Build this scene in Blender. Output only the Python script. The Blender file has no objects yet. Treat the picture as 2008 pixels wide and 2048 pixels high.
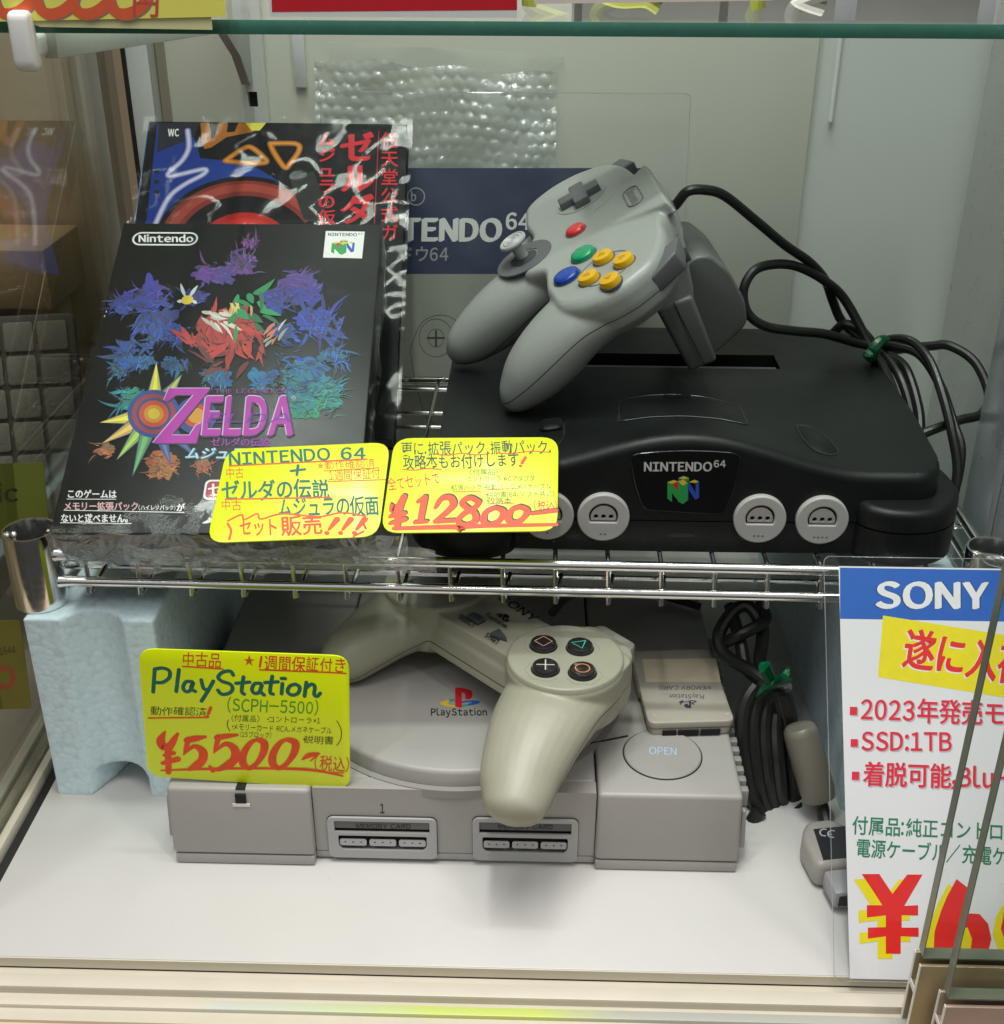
import bpy, bmesh, math, random
from mathutils import Vector, Matrix
random.seed(7)
SC = bpy.context.scene
COL = SC.collection
S = 0.001                                   # everything below is written in millimetres
# ------------------------------------------------------------------ camera
CF, CU, CV = 2460.0, 1004.0, 1024.0          # focal length and centre in photo pixels (2008 x 2048)
CAMPOS = Vector((0, 0, 407))
CAMROT = (Matrix.Rotation(math.radians(1.46), 3, 'Z') @ Matrix.Rotation(math.radians(90-27.2), 3, 'X')
          @ Matrix.Rotation(math.radians(0.2), 3, 'Z'))
cam_d = bpy.data.cameras.new('camera')
cam = bpy.data.objects.new('camera', cam_d)
COL.objects.link(cam)
cam.matrix_world = Matrix.Translation(CAMPOS*S) @ CAMROT.to_4x4()
cam_d.sensor_fit = 'HORIZONTAL'
cam_d.sensor_width = 36.0
cam_d.lens = 36.0*CF/2008.0
cam_d.clip_start = 0.01
cam_d.clip_end = 50
SC.camera = cam
# ------------------------------------------------------------------ world and lights
W = bpy.data.worlds.new('World')
SC.world = W
W.use_nodes = True
wn, wl = W.node_tree.nodes, W.node_tree.links
wn.clear()
w_out = wn.new('ShaderNodeOutputWorld')
w_bg = wn.new('ShaderNodeBackground')
w_tc = wn.new('ShaderNodeTexCoord')
w_sep = wn.new('ShaderNodeSeparateXYZ')
w_map = wn.new('ShaderNodeMapRange')
w_ramp = wn.new('ShaderNodeValToRGB')
wl.new(w_tc.outputs['Generated'], w_sep.inputs[0])
wl.new(w_sep.outputs['Z'], w_map.inputs[0])
w_map.inputs[1].default_value = -1.0
w_map.inputs[2].default_value = 1.0
wl.new(w_map.outputs[0], w_ramp.inputs[0])
for i, (p, c) in enumerate([(0.0, (.05, .045, .04)), (0.42, (.08, .078, .075)), (0.54, (.24, .24, .23)), (0.70, (.66, .68, .66)), (1.0, (1.0, 1.02, 1.02))]):
    e = w_ramp.color_ramp.elements[i] if i < 2 else w_ramp.color_ramp.elements.new(p)
    e.position = p
    e.color = (*c, 1)
wl.new(w_ramp.outputs[0], w_bg.inputs['Color'])
w_bg.inputs['Strength'].default_value = 0.42
wl.new(w_bg.outputs[0], w_out.inputs[0])


def area(name, loc, target, sx, sy, power, color=(1, 1, 1)):
    d = bpy.data.lights.new(name, 'AREA')
    d.shape = 'RECTANGLE'
    d.size, d.size_y, d.energy, d.color = sx*S, sy*S, power, color
    o = bpy.data.objects.new(name, d)
    COL.objects.link(o)
    o.location = Vector(loc)*S
    o.rotation_euler = (Vector(target)-Vector(loc)).to_track_quat('-Z', 'Y').to_euler()
    return o


# ceiling tubes of the shop, well above and in front of the cabinet
area('ceiling_tube', (-120, 200, 2100), (-120, 400, 100), 90, 1300, 14.0, (1, .975, .93))
area('ceiling_tube', (60, 430, 2100), (60, 430, 100), 1300, 90, 14.0, (1, .98, .95))
area('ceiling_tube', (620, -250, 2000), (0, 500, 150), 100, 1300, 6.0, (1, .97, .92))
area('ceiling_tube', (-760, -350, 2000), (0, 500, 150), 100, 1300, 6.0, (.95, .98, 1))
SC.view_settings.view_transform = 'Standard'
SC.view_settings.look = 'None'
SC.view_settings.exposure = 0.5
SC.view_settings.gamma = 1.0
SC.cycles.max_bounces = 10
SC.cycles.transparent_max_bounces = 24
SC.cycles.caustics_reflective = False
SC.cycles.caustics_refractive = False
SC.cycles.use_denoising = True


def ray(u, v):
    return CAMROT @ Vector(((u-CU)/CF, (CV-v)/CF, -1))


def at(u, v, x=None, y=None, z=None):
    """world point (mm) seen at photo pixel u, v where it meets the plane x, y or z = const"""
    d = ray(u, v)
    if x is not None:
        k = (x-CAMPOS.x)/d.x
    elif y is not None:
        k = (y-CAMPOS.y)/d.y
    else:
        k = (z-CAMPOS.z)/d.z
    return CAMPOS+d*k


# ------------------------------------------------------------------ materials
def hexc(h):
    h = h.lstrip('#')
    out = []
    for i in (0, 2, 4):
        c = int(h[i:i+2], 16)/255
        out.append(c/12.92 if c <= .04045 else ((c+.055)/1.055)**2.4)
    return tuple(out)


class NT:
    def __init__(s, name):
        s.m = bpy.data.materials.new(name)
        s.m.use_nodes = True
        s.n, s.l = s.m.node_tree.nodes, s.m.node_tree.links
        s.n.clear()
        s.out = s.n.new('ShaderNodeOutputMaterial')

    def new(s, t, **kw):
        n = s.n.new(t)
        for k, v in kw.items():
            if k.startswith('_'):
                setattr(n, k[1:], v)
            else:
                n.inputs[k.replace('_', ' ')].default_value = v
        return n

    def math(s, op, a, b=None, clamp=False):
        n = s.n.new('ShaderNodeMath')
        n.operation = op
        n.use_clamp = clamp
        for i, q in enumerate((a, b)):
            if q is None:
                continue
            if isinstance(q, (int, float)):
                n.inputs[i].default_value = q
            else:
                s.l.new(q, n.inputs[i])
        return n.outputs[0]

    def mixc(s, fac, a, b):
        n = s.n.new('ShaderNodeMix')
        n.data_type = 'RGBA'
        for i, q in ((0, fac), (6, a), (7, b)):
            if isinstance(q, (int, float)):
                n.inputs[i].default_value = q
            elif isinstance(q, tuple):
                n.inputs[i].default_value = (*q[:3], 1)
            else:
                s.l.new(q, n.inputs[i])
        return n.outputs[2]


MATS = {}


def mat(name, color, rough=.5, metal=0., spec=.5, var=.06, vscale=60, grain=0., gscale=2500, dirt=0., dscale=None, coat=0., seam=None, emit=0., rvar=.12, wave=None, sheen=0.):
    if name in MATS:
        return MATS[name]
    if isinstance(color, str):
        color = hexc(color)
    t = NT(name)
    b = t.new('ShaderNodeBsdfPrincipled', Roughness=rough, Metallic=metal)
    b.inputs['Specular IOR Level'].default_value = spec
    b.inputs['Coat Weight'].default_value = coat
    b.inputs['Coat Roughness'].default_value = .12
    t.l.new(b.outputs[0], t.out.inputs[0])
    tc = t.new('ShaderNodeTexCoord')
    n1 = t.new('ShaderNodeTexNoise', Scale=vscale, Detail=5.0, Roughness=.6)
    t.l.new(tc.outputs['Object'], n1.inputs['Vector'])
    dark = tuple(c*(1-2*var) for c in color)
    lite = tuple(min(1, c*(1+var)) for c in color)
    col = t.mixc(n1.outputs['Fac'], dark, lite)
    if dirt:
        n2 = t.new('ShaderNodeTexNoise', Scale=dscale or vscale*7, Detail=4.0 if dscale else 8.0, Roughness=.75)
        t.l.new(tc.outputs['Object'], n2.inputs['Vector'])
        f = t.math('MULTIPLY', t.math('GREATER_THAN', n2.outputs['Fac'], .71), dirt)
        col = t.mixc(f, col, tuple(c*.35 for c in color))
    if seam:
        z0, k, y0, wdt = seam
        sp = t.new('ShaderNodeSeparateXYZ')
        t.l.new(tc.outputs['Object'], sp.inputs[0])
        dd = t.math('MAXIMUM', t.math('SUBTRACT', y0*S, sp.outputs['Y']), 0.0)
        drop = t.math('MULTIPLY', t.math('DIVIDE', t.math('MULTIPLY', dd, dd), t.math('ADD', dd, .018)), k)
        d = t.math('ABSOLUTE', t.math('ADD', t.math('SUBTRACT', sp.outputs['Z'], z0*S), drop))
        f = t.math('LESS_THAN', d, wdt*S)
        col = t.mixc(f, col, tuple(c*.06 for c in color))
    t.l.new(col, b.inputs['Base Color'])
    if rvar:
        r = t.new('ShaderNodeMapRange')
        t.l.new(n1.outputs['Fac'], r.inputs[0])
        r.inputs[1].default_value, r.inputs[2].default_value = .3, .7
        r.inputs[3].default_value, r.inputs[4].default_value = max(0.02, rough*(1-rvar)), min(1, rough*(1+rvar))
        t.l.new(r.outputs[0], b.inputs['Roughness'])
    h = None
    if grain:
        g = t.new('ShaderNodeTexNoise', Scale=gscale, Detail=2.0)
        t.l.new(tc.outputs['Object'], g.inputs['Vector'])
        h = g.outputs['Fac']
        bp = t.new('ShaderNodeBump', Strength=grain, Distance=.0003)
        t.l.new(h, bp.inputs['Height'])
        t.l.new(bp.outputs[0], b.inputs['Normal'])
    if wave:
        g = t.new('ShaderNodeTexNoise', Scale=wave[0], Detail=4.0, Distortion=1.2)
        t.l.new(tc.outputs['Object'], g.inputs['Vector'])
        bp = t.new('ShaderNodeBump', Strength=wave[1], Distance=.003)
        t.l.new(g.outputs['Fac'], bp.inputs['Height'])
        t.l.new(bp.outputs[0], b.inputs['Normal'])
    if emit:
        t.l.new(col, b.inputs['Emission Color'])
        b.inputs['Emission Strength'].default_value = emit
    MATS[name] = t.m
    return t.m


def film(name, tint=(1, 1, 1), ior=1.5, rough=.03, gain=1.0, bump=None, milk=0., milkcol=(.8, .82, .82), base=0.0):
    """thin clear sheet: see-through, with a Fresnel reflection; milk adds a cloudy diffuse share"""
    if name in MATS:
        return MATS[name]
    t = NT(name)
    tr = t.new('ShaderNodeBsdfTransparent')
    tr.inputs[0].default_value = (*tint, 1)
    gl = t.new('ShaderNodeBsdfGlossy', Roughness=rough)
    gl.inputs[0].default_value = (1, 1, 1, 1)
    fr = t.new('ShaderNodeLayerWeight', Blend=.5)          # Facing = 1 - |cos|, same from both sides
    f0 = ((ior-1)/(ior+1))**2
    tc = t.new('ShaderNodeTexCoord')
    if bump:
        g = t.new('ShaderNodeTexNoise', Scale=bump[0], Detail=4.0, Distortion=bump[2] if len(bump) > 2 else .8)
        t.l.new(tc.outputs['Object'], g.inputs['Vector'])
        bp = t.new('ShaderNodeBump', Strength=bump[1], Distance=.004)
        t.l.new(g.outputs['Fac'], bp.inputs['Height'])
        t.l.new(bp.outputs[0], gl.inputs['Normal'])
        t.l.new(bp.outputs[0], fr.inputs['Normal'])
    sch = t.math('ADD', t.math('MULTIPLY', t.math('POWER', fr.outputs['Facing'], 5.0), 1-f0), f0)
    fac = t.math('ADD', t.math('MULTIPLY', sch, gain), base, clamp=True)
    mx = t.new('ShaderNodeMixShader')
    t.l.new(fac, mx.inputs[0])
    src = tr.outputs[0]
    if milk:
        df = t.new('ShaderNodeBsdfDiffuse')
        df.inputs[0].default_value = (*milkcol, 1)
        m2 = t.new('ShaderNodeMixShader')
        n = t.new('ShaderNodeTexNoise', Scale=40.0, Detail=3.0)
        t.l.new(tc.outputs['Object'], n.inputs['Vector'])
        t.l.new(t.math('MULTIPLY', n.outputs['Fac'], milk*2), m2.inputs[0])
        t.l.new(tr.outputs[0], m2.inputs[1])
        t.l.new(df.outputs[0], m2.inputs[2])
        src = m2.outputs[0]
    t.l.new(src, mx.inputs[1])
    t.l.new(gl.outputs[0], mx.inputs[2])
    t.l.new(mx.outputs[0], t.out.inputs[0])
    MATS[name] = t.m
    return t.m


def foam_mat(name, color):
    """expanded polystyrene: packed beads, each a slight dome with its own shade"""
    t = NT(name)
    b = t.new('ShaderNodeBsdfPrincipled', Roughness=.6)
    t.l.new(b.outputs[0], t.out.inputs[0])
    tc = t.new('ShaderNodeTexCoord')
    v = t.new('ShaderNodeTexVoronoi', Scale=310.0, Randomness=.9)
    t.l.new(tc.outputs['Object'], v.inputs['Vector'])
    hs = t.new('ShaderNodeSeparateColor')
    t.l.new(v.outputs['Color'], hs.inputs[0])
    c0 = t.mixc(hs.outputs[0], tuple(c*.97 for c in color), tuple(min(1, c*1.03) for c in color))
    edge = t.math('POWER', t.math('MULTIPLY', v.outputs['Distance'], 1.25, clamp=True), 5.0)
    col = t.mixc(t.math('MULTIPLY', edge, .45), c0, tuple(c*.76 for c in color))
    t.l.new(col, b.inputs['Base Color'])
    bp = t.new('ShaderNodeBump', Strength=.35, Distance=.0007)
    t.l.new(t.math('SUBTRACT', 1.0, t.math('POWER', v.outputs['Distance'], 2.0)), bp.inputs['Height'])
    t.l.new(bp.outputs[0], b.inputs['Normal'])
    return t.m


def wood_mat(name, a, bcol, scale=14):
    t = NT(name)
    b = t.new('ShaderNodeBsdfPrincipled', Roughness=.5)
    t.l.new(b.outputs[0], t.out.inputs[0])
    tc = t.new('ShaderNodeTexCoord')
    mp = t.new('ShaderNodeMapping')
    mp.inputs['Scale'].default_value = (1, .15, 1)
    t.l.new(tc.outputs['Object'], mp.inputs[0])
    n = t.new('ShaderNodeTexNoise', Scale=scale*6, Detail=6.0, Distortion=1.5)
    t.l.new(mp.outputs[0], n.inputs['Vector'])
    t.l.new(t.mixc(n.outputs['Fac'], a, bcol), b.inputs['Base Color'])
    return t.m


# ------------------------------------------------------------------ mesh building
class MB:
    def __init__(s):
        s.v, s.f, s.m, s.mats = [], [], [], []

    def mi(s, m):
        if m is None:
            return 0
        if m not in s.mats:
            s.mats.append(m)
        return s.mats.index(m)

    def add(s, vs, fs, m=None, M=None):
        k, o = s.mi(m), len(s.v)
        for p in vs:
            p = Vector(p)
            s.v.append(M @ p if M is not None else p)
        for f in fs:
            s.f.append([i+o for i in f])
            s.m.append(k)
        return s

    def box(s, x0, x1, y0, y1, z0, z1, m=None, M=None, tx=0, ty=0):
        """box; tx, ty shrink the top"""
        vs = [(x0, y0, z0), (x1, y0, z0), (x1, y1, z0), (x0, y1, z0),
              (x0+tx, y0+ty, z1), (x1-tx, y0+ty, z1), (x1-tx, y1-ty, z1), (x0+tx, y1-ty, z1)]
        return s.add(vs, [(3, 2, 1, 0), (4, 5, 6, 7), (0, 1, 5, 4), (1, 2, 6, 5), (2, 3, 7, 6), (3, 0, 4, 7)], m, M)

    def prism(s, poly, z0, z1, m=None, M=None):
        n = len(poly)
        a = sum(poly[i][0]*poly[(i+1) % n][1]-poly[(i+1) % n][0]*poly[i][1] for i in range(n))
        if a < 0:
            poly = poly[::-1]
        vs = [(x, y, z0) for x, y in poly]+[(x, y, z1) for x, y in poly]
        fs = [tuple(range(n))[::-1], tuple(range(n, 2*n))]+[(i, (i+1) % n, n+(i+1) % n, n+i) for i in range(n)]
        return s.add(vs, fs, m, M)

    def lathe(s, prof, n=40, m=None, M=None):
        """profile of (r, z) going outward/upward; ends on the axis close it"""
        vs, fs, rings = [], [], []
        for r, z in prof:
            if r < 1e-6:
                rings.append([len(vs)])
                vs.append((0, 0, z))
            else:
                rings.append([len(vs)+i for i in range(n)])
                vs += [(r*math.cos(2*math.pi*i/n), r*math.sin(2*math.pi*i/n), z) for i in range(n)]
        for a, b in zip(rings, rings[1:]):
            for i in range(n):
                j = (i+1) % n
                if len(a) == 1 and len(b) == 1:
                    continue
                if len(a) == 1:
                    fs.append((a[0], b[j], b[i]))
                elif len(b) == 1:
                    fs.append((a[i], a[j], b[0]))
                else:
                    fs.append((a[i], a[j], b[j], b[i]))
        return s.add(vs, fs, m, M)

    def tube(s, pts, r, n=10, m=None, M=None, smooth=0, cap=True, flat=1.0):
        pts = [Vector(p) for p in pts]
        if smooth:
            if isinstance(r, (list, tuple)):
                k = len(r)-1
                r = [r[i//smooth]*(1-(i % smooth)/smooth)+r[min(i//smooth+1, k)]*((i % smooth)/smooth) for i in range(k*smooth+1)]
            pts = catmull(pts, smooth)
        vs, fs = [], []
        up = None
        N = len(pts)
        for i, p in enumerate(pts):
            t = (pts[min(i+1, N-1)]-pts[max(i-1, 0)]).normalized()
            if up is None:
                up = t.orthogonal().normalized()
            up = (up-t*up.dot(t))
            up = up.normalized() if up.length > 1e-6 else t.orthogonal().normalized()
            b = t.cross(up)
            rr = r[i] if isinstance(r, (list, tuple)) else r
            vs += [p+(up*math.cos(2*math.pi*k/n)+b*math.sin(2*math.pi*k/n)*flat)*rr for k in range(n)]
        for i in range(N-1):
            for k in range(n):
                j = (k+1) % n
                fs.append((i*n+k, i*n+j, (i+1)*n+j, (i+1)*n+k))
        if cap:
            fs.append(tuple(range(n))[::-1])
            fs.append(tuple(range((N-1)*n, N*n)))
        return s.add(vs, fs, m, M)

    def loft(s, rings, m=None, M=None, cap=True):
        n = len(rings[0])
        vs = [p for r in rings for p in r]
        fs = []
        for i in range(len(rings)-1):
            for k in range(n):
                j = (k+1) % n
                fs.append((i*n+k, i*n+j, (i+1)*n+j, (i+1)*n+k))
        if cap:
            fs.append(tuple(range(n))[::-1])
            fs.append(tuple(range((len(rings)-1)*n, len(rings)*n)))
        return s.add(vs, fs, m, M)

    def plate(s, loops, z0, z1, m=None, M=None, bevel=0., res=1):
        """flat plate with holes (first loop is the outline), through a filled 2D curve"""
        c = bpy.data.curves.new('tmp', 'CURVE')
        c.dimensions = '2D'
        c.fill_mode = 'BOTH'
        for lp in loops:
            sp = c.splines.new('POLY')
            sp.points.add(len(lp)-1)
            for q, (x, y) in zip(sp.points, lp):
                q.co = (x, y, 0, 1)
            sp.use_cyclic_u = True
        c.extrude = max(1e-4, (z1-z0)/2-bevel)
        c.bevel_depth = bevel
        c.bevel_resolution = res
        vs, fs = curve_mesh(c)
        bpy.data.curves.remove(c)
        zc = (z0+z1)/2
        return s.add([(x, y, z+zc) for x, y, z in vs], fs, m, M)

    def patch(s, outline, zf, m=None, rings=7, M=None, skirt=0.):
        n = len(outline)
        cx, cy = sum(p[0] for p in outline)/n, sum(p[1] for p in outline)/n
        vs, fs = [(cx, cy, zf(cx, cy, 0))], []
        for k in range(1, rings+1):
            t = k/rings
            for x, y in outline:
                px, py = cx+(x-cx)*t, cy+(y-cy)*t
                vs.append((px, py, zf(px, py, t)))
        if skirt:
            for x, y in outline:
                vs.append((x, y, zf(x, y, 1)-skirt))
            rings += 1
        for i in range(n):
            fs.append((0, 1+i, 1+(i+1) % n))
        for k in range(rings-1):
            for i in range(n):
                j = (i+1) % n
                fs.append((1+k*n+i, 1+(k+1)*n+i, 1+(k+1)*n+j, 1+k*n+j))
        return s.add(vs, fs, m, M)


def curve_mesh(c):
    o = bpy.data.objects.new('tmp', c)
    COL.objects.link(o)
    dg = bpy.context.evaluated_depsgraph_get()
    me = bpy.data.meshes.new_from_object(o.evaluated_get(dg))
    vs = [tuple(v.co) for v in me.vertices]
    fs = [tuple(p.vertices) for p in me.polygons]
    bpy.data.objects.remove(o)
    bpy.data.meshes.remove(me)
    return vs, fs


def catmull(p, n):
    out = []
    for i in range(len(p)-1):
        a, b, c, d = p[max(i-1, 0)], p[i], p[i+1], p[min(i+2, len(p)-1)]
        for k in range(n):
            t = k/n
            out.append(.5*((2*b)+(c-a)*t+(2*a-5*b+4*c-d)*t*t+(3*b-a-3*c+d)*t**3))
    out.append(p[-1])
    return out


def sm(x):
    x = min(1, max(0, x))
    return x*x*(3-2*x)


def circ(cx, cy, r, n=32, ry=None, a0=0.):
    ry = r if ry is None else ry
    return [(cx+r*math.cos(a0+2*math.pi*i/n), cy+ry*math.sin(a0+2*math.pi*i/n)) for i in range(n)]


def rrect(x0, x1, y0, y1, r, n=6):
    out = []
    for cx, cy, a in ((x1-r, y0+r, -90), (x1-r, y1-r, 0), (x0+r, y1-r, 90), (x0+r, y0+r, 180)):
        for k in range(n+1):
            t = math.radians(a+90*k/n)
            out.append((cx+r*math.cos(t), cy+r*math.sin(t)))
    return out


def roundpoly(pts, r, n=4):
    """round the corners of a polygon"""
    out = []
    N = len(pts)
    for i in range(N):
        p = Vector(pts[i]).to_2d()
        a = (Vector(pts[i-1]).to_2d()-p)
        b = (Vector(pts[(i+1) % N]).to_2d()-p)
        d = min(r, a.length*.45, b.length*.45)
        a, b = p+a.normalized()*d, p+b.normalized()*d
        for k in range(n+1):
            t = k/n
            q = a*(1-t)**2+p*2*t*(1-t)+b*t*t
            out.append((q.x, q.y))
    return out


def finish(me, angle):
    for p in me.polygons:
        p.use_smooth = True
    me.set_sharp_from_angle(angle=math.radians(angle))


def obj(name, mb, m=None, parent=None, M=None, angle=35, bevel=0., seg=2, label=None, bang=35, mods=None):
    me = bpy.data.meshes.new(name)
    me.from_pydata([tuple(Vector(v)*S) for v in mb.v], [], mb.f)
    ms = mb.mats if mb.mats else [m]
    for q in ms:
        me.materials.append(q)
    if len(ms) > 1:
        me.polygons.foreach_set('material_index', mb.m)
    me.validate()
    o = bpy.data.objects.new(name, me)
    COL.objects.link(o)
    if parent is not None:
        o.parent = parent
    if M is not None:
        o.matrix_local = M
    if bevel or mods:
        if mods:
            mods(o)
        if bevel:
            b = o.modifiers.new('bevel', 'BEVEL')
            b.width = bevel*S
            b.segments = seg
            b.limit_method = 'ANGLE'
            b.angle_limit = math.radians(bang)
        pm = o.matrix_world.copy()
        dg = bpy.context.evaluated_depsgraph_get()
        dg.update()
        new = bpy.data.meshes.new_from_object(o.evaluated_get(dg))
        o.modifiers.clear()
        o.data = new
        new.name = name
        bpy.data.meshes.remove(me)
        me = new
    finish(me, angle)
    if label:
        o['label'] = label
    return o


def tag(o, label, cat, group=None, kind=None):
    o['label'] = label
    o['category'] = cat
    if group:
        o['group'] = group
    if kind:
        o['kind'] = kind
    return o


def thing(name, label, cat, loc=(0, 0, 0), R=None, group=None):
    o = bpy.data.objects.new(name, None)
    COL.objects.link(o)
    o.empty_display_size = .01
    m = Matrix.Translation(Vector(loc)*S)
    if R is not None:
        m = m @ R.to_4x4()
    o.matrix_world = m
    return tag(o, label, cat, group)


def struct(o):
    o['kind'] = 'structure'
    return o


def rows(a):
    return Matrix(a)


def remesher(vox, it, fac=.5):
    def f(o):
        r = o.modifiers.new('r', 'REMESH')
        r.mode = 'VOXEL'
        r.voxel_size = vox*S
        s = o.modifiers.new('s', 'SMOOTH')
        s.factor = fac
        s.iterations = it
    return f


# ------------------------------------------------------------------ printed and hand-written marks
GLY = {}
FC = bpy.data.curves.new('glyphs', 'FONT')
FO = bpy.data.objects.new('glyphs', FC)
COL.objects.link(FO)


def glyph(ch, w):
    k = (ch, w)
    if k not in GLY:
        wide = 0x21 <= ord(ch) <= 0x7e                    # Latin letters and digits from the wide set of the same face
        FC.body = chr(ord(ch)+0xfee0) if wide else ch
        FC.offset = w
        FC.resolution_u = 4
        dg = bpy.context.evaluated_depsgraph_get()
        dg.update()
        me = bpy.data.meshes.new_from_object(FO.evaluated_get(dg))
        vs = [tuple(v.co)[:2] for v in me.vertices]
        fs = [tuple(p.vertices) for p in me.polygons]
        bpy.data.meshes.remove(me)
        x1 = max((v[0] for v in vs), default=.25)
        x0 = min((v[0] for v in vs), default=0)
        cjk = 0x2fff < ord(ch) < 0xff00 or 0xff61 < ord(ch)
        if wide:
            vs = [((x-x0)*.92, y) for x, y in vs]
            x0, x1 = 0, (x1-x0)*.92
        adv = 1.0 if cjk else x1+(.11 if wide else .06)
        if ch in '・':
            adv = .45
        if ch == ' ':
            adv = .28
        GLY[k] = (vs, fs, adv, x0, x1)
    return GLY[k]


class Plane:
    """a flat face in the world: o, ex, ey, en; px() turns a photo pixel into its local x, y"""

    def __init__(s, o, ex, ey):
        s.o, s.ex = Vector(o), Vector(ex).normalized()
        ey = Vector(ey)
        s.ey = (ey-s.ex*ey.dot(s.ex)).normalized()
        s.en = s.ex.cross(s.ey)
        s.R = Matrix((s.ex, s.ey, s.en)).transposed()

    def px(s, u, v, h=0.):
        d = ray(u, v)
        k = (s.o+s.en*h-CAMPOS).dot(s.en)/d.dot(s.en)
        q = CAMPOS+d*k-s.o
        return Vector((q.dot(s.ex), q.dot(s.ey)))


class Print:
    """collects flat marks for one face; every mark lies a hair above the one before"""

    def __init__(s, pl, z=.06, step=.006):
        s.pl, s.z, s.step, s.mb = pl, z, step, MB()

    def L(s, p):
        return p if isinstance(p, Vector) else s.pl.px(*p)

    def poly(s, pts, m, local=False):
        pts = [Vector(p) if local else s.L(p) for p in pts]
        pts = [(p.x, p.y) for p in pts]
        n = len(pts)
        a = sum(pts[i][0]*pts[(i+1) % n][1]-pts[(i+1) % n][0]*pts[i][1] for i in range(n))
        if a < 0:
            pts = pts[::-1]
        s.mb.add([(x, y, s.z) for x, y in pts], [tuple(range(n))], m)
        s.z += s.step

    def text(s, txt, a, b, h, m, w=0., jit=0., shear=0., up=None, fit=True):
        """txt from photo pixel a to b along its base line, capitals h pixels high"""
        A, B = s.L(a), s.L(b)
        if up is None:
            du, dv = b[0]-a[0], b[1]-a[1]
            n = math.hypot(du, dv)
            up = (a[0]+dv/n*h, a[1]-du/n*h)
        U = (s.L(up)-A)/.73
        X = B-A
        x, items = 0., []
        wb = min(w, .012)
        over = [0.] if w <= .012 else [0., -(w-wb), w-wb]       # heavy lettering: the glyph struck three times
        for ch in txt:
            vs, fs, adv, x0, x1 = glyph(ch, wb)
            items.append((x-(x0 if not items and ord(ch) < 0x2fff else 0), vs, fs))
            x += adv
        X = X/max(x-.06, .1)
        for ox, vs, fs in items:
            if not vs:
                continue
            r, sc, dy = random.uniform(-1, 1)*jit*.25, 1+random.uniform(-1, 1)*jit*.5, random.uniform(-1, 1)*jit*.25
            c, si = math.cos(r), math.sin(r)
            mx = sum(v[0] for v in vs)/len(vs)
            my = .36
            for j, ov in enumerate(over):
                out = []
                for gx, gy in vs:
                    gx, gy = (gx-mx)*sc, (gy-my)*sc
                    gx, gy = gx*c-gy*si+mx, gx*si+gy*c+my+dy
                    p = A+X*(ox+gx+ov+shear*gy)+U*(gy+(ov*.5 if j else 0))
                    out.append((p.x, p.y, s.z+j*.0015))
                s.mb.add(out, fs, m)
        s.z += s.step+(.003 if len(over) > 1 else 0)

    def stroke(s, pts, wid, m, smooth=6, local=False, taper=0.):
        """pen stroke through photo pixels, wid in mm (number or per-point list)"""
        P = [Vector(p) if local else s.L(p) for p in pts]
        if isinstance(wid, (int, float)):
            wid = [wid]*len(P)
        Q = [Vector((p.x, p.y, w)) for p, w in zip(P, wid)]
        if smooth and len(Q) > 2:
            Q = catmull(Q, smooth)
        vs, fs = [], []
        N = len(Q)
        for i, q in enumerate(Q):
            t = Q[min(i+1, N-1)].xy-Q[max(i-1, 0)].xy
            if t.length < 1e-6:
                t = Vector((1, 0))
            t.normalize()
            nn = Vector((-t.y, t.x))*max(q.z, .05)/2
            vs += [(q.x+nn.x, q.y+nn.y, s.z+i*1e-5), (q.x-nn.x, q.y-nn.y, s.z+i*1e-5)]
        for i in range(N-1):
            fs.append((2*i, 2*i+1, 2*i+3, 2*i+2))
        for e, sg in ((0, 1), (N-1, -1)):
            q = Q[e]
            o = len(vs)
            t = (Q[1].xy-Q[0].xy) if e == 0 else (Q[-1].xy-Q[-2].xy)
            a0 = math.atan2(t.y, t.x)+(math.pi/2 if e == 0 else -math.pi/2)
            ring = [(q.x+q.z/2*math.cos(a0+math.pi*k/6), q.y+q.z/2*math.sin(a0+math.pi*k/6), s.z+e*1e-5) for k in range(7)]
            vs += ring
            fs.append(tuple(range(o, o+7)))
        s.mb.add(vs, fs, m)
        s.z += s.step

    def done(s, name, parent, M=None, label=None):
        return obj(name, s.mb, None, parent, M=M, label=label)


def ink(name, h, rough=.5, **k):
    k.setdefault('var', .07)
    return mat('ink_'+name, h, rough=rough, vscale=160, rvar=0, **k)

# ================================================================== THE CABINET
white_board = mat('white_board', (.545, .535, .515), rough=.34, var=.025, vscale=9, dirt=.45, dscale=150, wave=(14, .25))
board_edge = mat('board_edge', (.62, .57, .46), rough=.5, var=.05)
cream_alu = mat('cream_alu', (.58, .53, .43), rough=.4, var=.06, vscale=30, dirt=.2)
alu = mat('aluminium', (.62, .62, .60), rough=.33, metal=.85, var=.06, vscale=90)
grey_paint = mat('grey_paint', (.80, .80, .71), rough=.24, var=.012, vscale=5, spec=.6)
blue_paint = mat('blue_grey_paint', (.78, .81, .77), rough=.22, var=.012, vscale=5, spec=.6)
tan = wood_mat('tan_wood', (.45, .31, .16), (.30, .19, .09))
pale_tan = wood_mat('pale_wood', (.55, .42, .26), (.42, .30, .17))
black = mat('black_rubber', (.012, .012, .013), rough=.55)
white_enamel = mat('white_enamel', (.74, .75, .72), rough=.3)
YB = 768.0                                   # back wall
GX = -252.0                                  # left glass

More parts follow.
